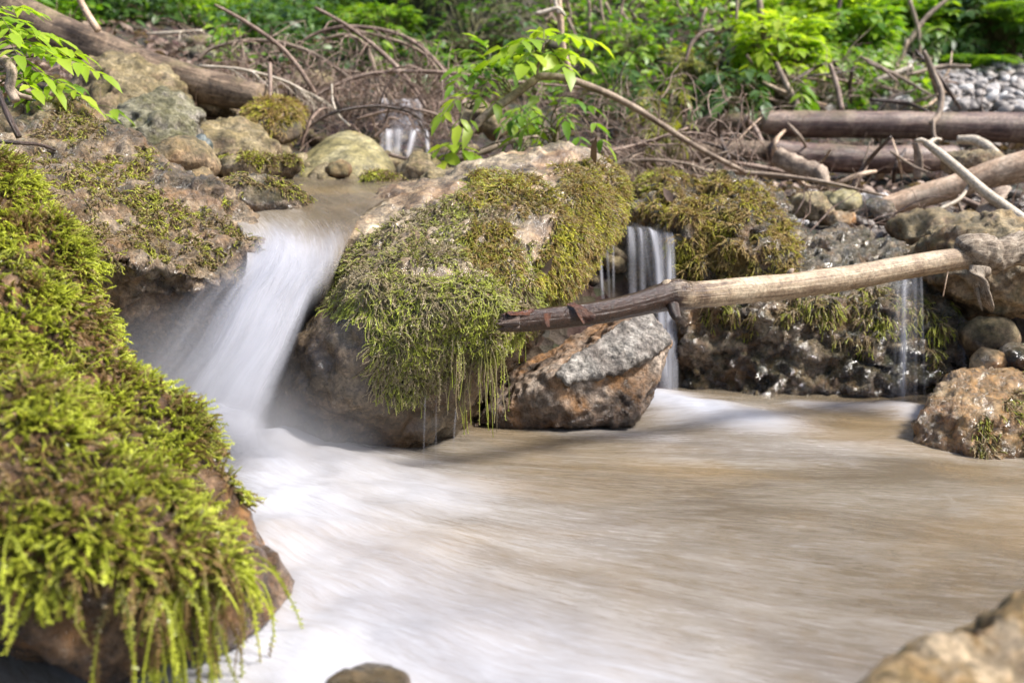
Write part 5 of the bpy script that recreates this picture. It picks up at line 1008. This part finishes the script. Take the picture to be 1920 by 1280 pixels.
# right of the middle: bright shrub
rg = np.random.RandomState(5)
def fan(x0, y0, x1, y1, d, n, rg, base, reach=.5):
    out = []
    for k in range(n):
        x, y = x0 + (x1 - x0) * rg.rand(), y0 + (y1 - y0) * rg.rand(); dd = d + .35 * rg.normal() * .5
        e = P(x, y, dd); b0 = np.array(base) + (e - np.array(base)) * (1 - reach * (.6 + .5 * rg.rand())) ; b0[2] = b0[2] + .05
        v = e - b0; L = np.linalg.norm(v)
        b0 = e - v / max(L, 1e-6) * min(L, .16 + .12 * rg.rand()); out.append((b0, e))
    return out
for nm, lab, cat, bx, d, n, base, mt, L, W, npr in [
    ("shrub", "sunlit yellow-green shrub behind the mossy log ends", "shrub", (1385, 15, 1545, 125), 4.3, 130, (1460, 190), L_bright, .085, .046, 2),
    ("shrub", "dark green broad-leaved plant under the sunlit yellow-green shrub", "shrub", (1300, 125, 1440, 215), 4.0, 70, (1390, 225), L_deep, .085, .046, 1),
    ("shrub", "pale young plant with large drooping leaves above the right logs", "shrub", (1475, 145, 1530, 190), 3.9, 7, (1490, 215), L_mid, .10, .055, 1),
    ("shrub", "olive mossy bush left of the sunlit yellow-green shrub", "shrub", (1235, 75, 1370, 175), 4.5, 60, (1310, 200), L_olive, .045, .016, 5),
    ("shrub", "bright green shrub behind the debris heap", "shrub", (1530, 0, 1680, 120), 5.0, 190, (1620, 140), L_mid, .095, .05, 2),
    ("shrub", "light green bush between the debris heap and the shaded slope", "shrub", (1640, -20, 1800, 80), 5.6, 170, (1720, 120), L_mid, .10, .05, 2),
    ("shrub", "bright yellow-green twigs of leaves high above the debris heap", "shrub", (1400, -40, 1640, 40), 5.2, 110, (1520, 120), L_bright, .10, .055, 2),
    ("shrub", "deep green bush at the top right corner", "shrub", (1780, -40, 1960, 90), 5.6, 170, (1880, 120), L_deep, .10, .045, 3),
    ("shrub", "small leafy tuft right of the tall pinkish stick", "shrub", (1130, 30, 1230, 130), 4.6, 50, (1180, 150), L_mid, .06, .035, 1),
    ("shrub", "fresh green feathery bush against the left flank of the dark mossy trunk", "shrub", (640, 0, 790, 90), 4.7, 160, (730, 130), L_mid, .06, .017, 6),
    ("shrub", "small dark ivy clump on the foot of the dark mossy trunk", "shrub", (800, -20, 1010, 130), 4.5, 75, (880, 150), L_deep, .065, .042, 1)]:
    b0 = P(base[0], base[1], d)
    plant(nm, lab, cat, b0, fan(*bx, d, int(n * 1.5), rg, b0), mt, L * .74, W * .74, npr + 1, int(bx[0]), r=.0018)
# more small plants between the twigs and the slope, one by one
for k, (lab, x0, y0, x1, y1, d, n, mt, L, W, npr) in enumerate([
    ("dark fine-leaved bush between the high arching branches and the trunk", 690, 60, 800, 130, 4.4, 60, L_deep, .05, .02, 4),
    ("fresh green herb patch behind the straight brown branch", 420, 10, 560, 80, 5.0, 70, L_mid, .06, .03, 2),
    ("deep green herb clump behind the thick log's upper part", 240, -10, 400, 50, 5.0, 70, L_mid, .06, .03, 2),
    ("feathery green plant in the shade right of the arching sapling's stem", 1110, 120, 1230, 200, 3.9, 40, L_deep, .05, .018, 4),
    ("pale tuft of small leaves below the mossy bank", 1180, 165, 1290, 235, 3.7, 26, L_olive, .04, .018, 3),
    ("bright seedlings under the left of the arching sapling", 940, 195, 1010, 260, 2.95, 16, L_mid, .045, .02, 3),
    ("small green herb behind the far cascade", 730, 120, 850, 180, 4.0, 34, L_deep, .05, .024, 2),
    ("yellow-green sprig hanging over the mossy log ends", 1210, 225, 1300, 285, 3.3, 18, L_olive, .035, .014, 4),
    ("low green herb on the bank above the debris heap", 1560, 95, 1700, 140, 4.8, 60, L_mid, .07, .035, 2),
    ("shaded bush at the upper edge of the gravel by the dark gap", 1720, 60, 1830, 120, 5.4, 70, L_deep, .07, .03, 3)]):
    b0 = P((x0 + x1) / 2, y1 + 25, d); b0[2] = max(b0[2], ground_z([[b0[0], b0[1]]])[0])
    plant("herb" if "herb" in lab or "seedlings" in lab else "shrub", lab, "plant", b0, fan(x0, y0, x1, y1, d, n, np.random.RandomState(80 + k), b0), mt, L, W, npr, 60 + k, r=.0016)
# ferns
def fern(lab, base, n, L, seed, mt, az=None):
    rg = np.random.RandomState(seed); root = empty("fern", base); tag(root, lab, "fern"); base = np.array(base)
    for k in range(n):
        a = 2 * math.pi * k / n + rg.rand() * .5 if az is None else az + (k - n / 2) * .5
        h = np.array([math.cos(a), math.sin(a), 0]); t = np.linspace(0, 1, 9)[:, None]; l = L * (.8 + .4 * rg.rand())
        c = base + h * l * t * .85 + UP * l * (.75 * t - .62 * t ** 2); g = Geo()
        V, F, al, ar = tube(np.column_stack([c, .002 * (1.1 - t[:, 0])]), 4, 2, 0); g.add(V, F, rnd=.2)
        cc = catmull(c, 5); T = nrm(np.gradient(cc, axis=0)); i = np.arange(5, len(cc)); u = i / len(cc); S = nrm(np.cross(T[i], UP))
        ll = l * .26 * np.sin(np.clip(u * 1.02, 0, 1) * 3.14) ** .7 + .01
        for s in (-1, 1): leaves(g, cc[i], S * s + T[i] * .45, np.broadcast_to(UP, (len(i), 3)) + 0.0, ll, ll * .24, rg, .2)
        g.build("frond", mt, root, origin=np.array(root.location))
fern("pale green fern at the upper edge of the right gravel bank", P(1815, 135, 5.2), 7, .34, 1, L_mid)
fern("small fern hanging at the top right above the gravel bank", P(1900, 55, 5.4), 7, .4, 2, L_mid)
fern("dark green fern among the undergrowth left of the dark mossy trunk", P(560, 80, 5.0), 8, .42, 3, L_deep)
# undergrowth carpet on the slope
rg = np.random.RandomState(9); N0 = 200000
xy = np.column_stack([rg.uniform(-5.0, 5.5, N0), 4.0 + 5.5 * rg.rand(N0) ** 1.3]); z = ground_z(xy); p = np.column_stack([xy, z])
qx, qy, qd = to_px(p); nz = fbm(p, 1.1, 3) + .6 * fbm(p, 4.5, 2)
gravel = sstep(1.55, 2.3, xy[:, 0] + .15 * nz) * (1 - sstep(5.4, 6.3, xy[:, 1] + .3 * nz))
keep = (nz > -.26) & (gravel < .3) & ~((xy[:, 0] > -1.2) & (xy[:, 1] < 4.25 + .5 * nz) & (xy[:, 0] < 2.4)) & ~((qx > 60) & (qx < 400) & (qy > 55) & (qd < 4.8)) & (qx > -500) & (qx < 2400) & (qy > -250)
keep &= ~((qx > 800) & (qx < 1380) & (rg.rand(N0) < .55))
p = p[keep]; n = len(p); h = .02 + .16 * rg.rand(n) ** 1.3
p = p + UP * h[:, None]; D = nrm(np.column_stack([rg.normal(size=(n, 2)), -.15 + .25 * rg.normal(size=n)])); Nn = nrm(UP + np.array([0, -.45, 0]) + .4 * rg.normal(size=(n, 3)))
sz = .024 + .042 * rg.rand(n); cl = fbm(p, .8, 2)
for nm, mt, sel, lab in [("undergrowth", L_deep, cl < -.1, "dark green leafy ground cover on the shaded slope"), ("undergrowth", L_mid, cl >= -.1, "fresh green leafy ground cover on the slope")]:
    g = Geo(); leaves(g, p[sel], D[sel], Nn[sel], sz[sel], sz[sel] * .55, rg); tag(g.build(nm, mt), lab, kind="stuff")
# dead leaves on the banks
N0 = 16000; xy = np.column_stack([rg.uniform(-3.2, 3.2, N0), rg.uniform(2.1, 5.6, N0)]); p = np.column_stack([xy, ground_z(xy) + .006])
qx, qy, qd = to_px(p)
k = ((xy[:, 0] < -.75) | ((xy[:, 0] > .15) & (xy[:, 1] > 2.7)) | (xy[:, 1] > 3.6)) & (fbm(p, 2.5, 3) > -.25) & ~((xy[:, 0] > 1.7) & (xy[:, 1] > 4.0))
p = p[k]; n = len(p); g = Geo(); sz = .022 + .035 * rg.rand(n)
leaves(g, p + UP * (.02 * rg.rand(n))[:, None], np.column_stack([rg.normal(size=(n, 2)), .3 * rg.normal(size=n)]), nrm(UP + .6 * rg.normal(size=(n, 3))), sz, sz * .6, rg, droop=.5)
tag(g.build("leaf_litter", L_litter), "brown dead leaves strewn over the banks", kind="stuff")
# fine dead twigs and needles among the leaves
n = 2600; xy = np.column_stack([rg.uniform(-3.0, 3.0, n), rg.uniform(2.5, 5.2, n)]); p = np.column_stack([xy, ground_z(xy) + .01])
k = ((xy[:, 0] < -.8) | (xy[:, 0] > .2) | (xy[:, 1] > 3.4)) & ~((xy[:, 0] > 1.9) & (xy[:, 1] > 4.1)); p = p[k]; n = len(p)
g = Geo(); strands(g, p, np.broadcast_to(UP, (n, 3)) + 0, .05 + .16 * rg.rand(n), .0014 + .002 * rg.rand(n), 4, rg, out=.35, jit=1.6, droop=.12)
for (x0, x1, y0, y1, d0, d1, m_) in [(540, 860, 120, 300, 3.15, 3.6, 420), (380, 560, 70, 190, 3.3, 3.8, 120), (1000, 1420, 180, 320, 2.9, 3.6, 240), (1440, 1720, 120, 210, 3.9, 4.5, 260)]:
    p2 = np.array([P(x0 + (x1 - x0) * rg.rand(), y0 + (y1 - y0) * rg.rand(), d0 + (d1 - d0) * rg.rand()) for _ in range(m_)])
    p2[:, 2] = np.minimum(p2[:, 2], ground_z(p2[:, :2]) + .30); p2[:, 2] = np.maximum(p2[:, 2], ground_z(p2[:, :2]) + .01)
    strands(g, p2, np.broadcast_to(UP, (m_, 3)) + 0, .07 + .22 * rg.rand(m_), .0011 + .0016 * rg.rand(m_), 5, rg, out=.2, jit=1.5, droop=.30)
V = np.concatenate(g.V)
tag(mesh_obj("brushwood", V, [np.concatenate(f) for f in g.F.values()], W_twig, attrs=dict(along=np.concatenate(g.A["t"]), around=np.concatenate(g.A["rnd"]))), "fine dead twigs littering the banks", kind="stuff")
# gravel bank on the right
ico = bmesh.new(); bmesh.ops.create_icosphere(ico, subdivisions=2, radius=1.0); IV = np.array([v.co[:] for v in ico.verts]); IF = np.array([[v.index for v in f.verts] for f in ico.faces]); ico.free()
def pebbles(name, lab, xy, size, rg, mat, sink=.2):
    n = len(xy); p = np.column_stack([xy, ground_z(xy)]); g = Geo()
    for k in range(n):
        s = size[k] * np.array([1, .6 + .5 * rg.rand(), .45 + .3 * rg.rand()]); a = rg.rand() * 6.28; Rz = np.array([[math.cos(a), -math.sin(a), 0], [math.sin(a), math.cos(a), 0], [0, 0, 1]])
        v = IV * (1 + .38 * pnoise(IV * 1.5 + rg.rand(3) * 50)[:, None]); v = v * s @ Rz.T; t = rg.normal(size=2) * .3; v[:, 2] += v[:, 0] * t[0] + v[:, 1] * t[1]
        g.add(v + p[k] + UP * s[2] * (1 - sink - .6 * rg.rand() * sink), IF, rnd=rg.rand())
    o = g.build(name, mat); tag(o, lab, kind="stuff"); return o
mG, nd, lk, b = newmat("gravel_stone")
rn = attr(nd, "rnd").outputs["Fac"]; geo = nd.new("ShaderNodeNewGeometry"); nz_ = noise_tex(nd, lk, geo.outputs["Position"], 40, 6, .7)
r_ = ramp(nd, [(0, (.11, .095, .085)), (.3, (.28, .26, .25)), (.6, (.22, .18, .15)), (.8, (.39, .37, .36)), (1, (.54, .52, .50))]); lk.new(rn, r_.inputs[0])
rf_ = ramp(nd, [(.3, .6), (.65, 1.2)]); lk.new(nz_.outputs[0], rf_.inputs[0]); lk.new(mixc(nd, lk, .8, r_.outputs[0], rf_.outputs[0], 'MULTIPLY'), b.inputs["Base Color"]); b.inputs["Roughness"].default_value = .6
n = 13000; xy = np.column_stack([rg.uniform(1.2, 4.6, n), rg.uniform(3.85, 6.4, n)]); k = (xy[:, 0] + .25 * pnoise(np.column_stack([xy * 2, 0 * xy[:, 0]])) > 1.35 + .25 * (xy[:, 1] < 4.15)); xy = xy[k]
M_wetpeb = mat_rock('wet_pebbles', (.06, .045, .035), (.17, .135, .105), (.36, .32, .28), 16, .3, .6, fine=60, wet=.4)
pebbles("gravel", "pale grey gravel bank at the upper right", xy, .008 + .030 * rg.rand(len(xy)) ** 3, rg, mG)
n = 1500; xy = np.column_stack([rg.uniform(.35, 2.1, n), rg.uniform(2.25, 3.3, n)]); pebbles("gravel", "wet stones between the right boulders and the cobbles", xy, .007 + .022 * rg.rand(n) ** 2, rg, M_wetpeb)
n = 900; xy = np.column_stack([rg.uniform(-1.2, .5, n), rg.uniform(2.2, 3.4, n)]); pebbles("gravel", "small stones on the bed of the upper stream", xy, .01 + .03 * rg.rand(n) ** 2, rg, M_tan)
n = 900; xy = np.column_stack([rg.uniform(-.5, 1.9, n), rg.uniform(.4, 1.55, n)]); pebbles("gravel", "brown stones on the bed of the pool", xy, .015 + .05 * rg.rand(n) ** 3, rg, M_orange, .6)
# the old mossy trunk and the rooty bank in the shade
M_trunk = mat_wood("mossy_trunk_bark", (.02, .016, .01), (.045, .038, .02), (.09, .08, .035), .8, 9, .8, moss=.3)
tr = empty("tree", P(880, 150, 5.0)); tag(tr, "broad dark mossy tree trunk rising behind the leafy saplings", "tree")
V, F, al, ar = tube(np.array([np.append(P(900, 175, 5.05), .52), np.append(P(895, 120, 5.08), .42), np.append(P(890, 40, 5.12), .36), np.append(P(885, -80, 5.2), .33), np.append(P(880, -400, 5.4), .30), np.append(P(880, -900, 5.6), .26)]), 40, 10, .16, 5, ridges=.35)
mesh_obj("trunk", V, F, M_trunk, tr, attrs=dict(along=al, around=ar), origin=np.array(tr.location))
def trunk_moss(V, F, n, root, mat):
    rg = np.random.RandomState(4); r = sample_faces(V, F[0], n, lambda fc, fn: front(fc, fn) * sstep(-.2, .3, fbm(fc, 5, 3)) * (to_px(fc)[1] > -200), rg); g = Geo()
    strands(g, r[0], r[1], .03 + .05 * rg.rand(n), .003, 3, rg, out=.35, jit=.6, droop=.5, leaf=.012, nleaf=1); return g.build("moss", mat, root, origin=np.array(root.location))
trunk_moss(V, F, 2600, tr, mat_moss('dark_trunk_moss', (.03, .028, .01), (.07, .075, .018), (.16, .18, .03), trans=.2))
hb = [Pm((1040, 200, 5.3), (1040, -200, 5.9), (1200, 190, 5.0), (1380, 180, 5.0), (1440, 100, 5.4), (1420, -200, 6.0), (1220, -250, 6.2), (1200, 60, 5.25), (1330, 40, 5.25), (1040, 200, 6.8), (1440, 180, 6.8), (1400, -200, 7.2), (1060, -200, 7.2))]
root, V, F = rock("mossy_bank", "overhanging olive mossy earth bank hung with thin roots, right of the dark trunk", hb, mat_rock("earth_bank", (.03, .022, .013), (.075, .055, .03), (.14, .11, .06), 6, .8, .8, green=.9, gcol=(.12, .11, .025), fine=40), .03, 4, [('n', 2, .10), ('n', 7, .05), ('r', 6, .03)], cat="bank", moss=1)
moss_part(root, V, F, G_moss, 5000, lambda fc, fn: front(fc, fn) * sstep(-.25, .2, fbm(fc, 4, 3)), L=.07, rad=.003, segs=4, out=.3, jit=.5, droop=.6, leaf=.014, nleaf=1)
rg = np.random.RandomState(31); g = Geo()
for k in range(24):
    x = 1010 + 400 * rg.rand(); y = -60 + 120 * rg.rand(); d = 4.75 + .1 * rg.rand(); l = 60 + 120 * rg.rand(); q = []
    for s in range(5): q.append((x + rg.normal() * 9 + 8 * s * rg.normal() * .3, y + l * s / 4, d, 7 - s))
    V, F, al, ar = tube(px_path(q), 5, 4, .1); g.add(V, F, along=al, around=ar)
g.build("root", W_twig, root, origin=np.array(root.location))
# thin bare stems in the background
for lab, rows, mt in [("thin bare pinkish stem rising through the sunlit shrub", [(1445, 110, 4.2, 14), (1430, 50, 4.2, 13), (1420, -30, 4.2, 12)], W_grey), ("slender upright stem left of the sunlit shrub", [(1375, 100, 4.3, 7), (1380, 50, 4.3, 7), (1383, -30, 4.3, 6)], W_grey),
    ("arched bare twig over the olive mossy bush", [(1285, 118, 4.2, 6), (1295, 85, 4.2, 8), (1318, 62, 4.2, 8), (1340, 56, 4.2, 5)], W_twig), ("leaning grey stem in the dark gap above the gravel", [(1690, 100, 5.2, 8), (1720, 55, 5.2, 10), (1745, 25, 5.2, 9), (1800, -20, 5.2, 7)], W_grey),
    ("pair-leaning thin stem beside the dark gap above the gravel", [(1725, 110, 5.1, 6), (1722, 60, 5.1, 8), (1705, 0, 5.1, 8)], W_grey), ("dark leaning stem in front of the bright green shrub", [(1545, 100, 4.8, 9), (1565, 45, 4.8, 10), (1580, -20, 4.8, 9)], W_dark)]:
    wood("bare_stem", lab, rows, mt, "stem", 8, 6, .15)

# single fallen leaves lying on the boulders
for k, (lab, x, y, d, L, a) in enumerate([("curled brown leaf lying on the bare crest of the middle boulder", 1120, 306, 2.04, .055, .3), ("dark wet leaf stuck in the moss above the pale stick", 1008, 512, 1.62, .035, 2.2),
        ("pale dead leaf on top of the right-hand moss cushion", 1262, 378, 2.22, .04, 1.0), ("tan dead leaf on the right slope of the moss cushion", 1402, 382, 2.2, .035, 2.6), ("reddish dead leaf caught on the tufa boulder at the left edge", 55, 292, 1.52, .06, .6)]):
    g = Geo(); rg = np.random.RandomState(400 + k); p = P(x, y, d); best = None
    dirv = nrm(p - CP); dg = bpy.context.evaluated_depsgraph_get()
    hit, loc, no, *_ = scene.ray_cast(dg, Vector(CP), Vector(dirv))
    if hit: p = np.array(loc) + np.array(no) * .006; nn = np.array(no)
    else: nn = UP
    t = nrm(np.cross(nn, np.array([math.cos(a), math.sin(a), .3])))
    leaves(g, p[None], t[None], nrm(nn + .35 * rg.normal(size=3))[None], np.array([L]), np.array([L * .55]), rg, droop=.5)
    tag(g.build("dead_leaf", L_litter), lab, "leaf")
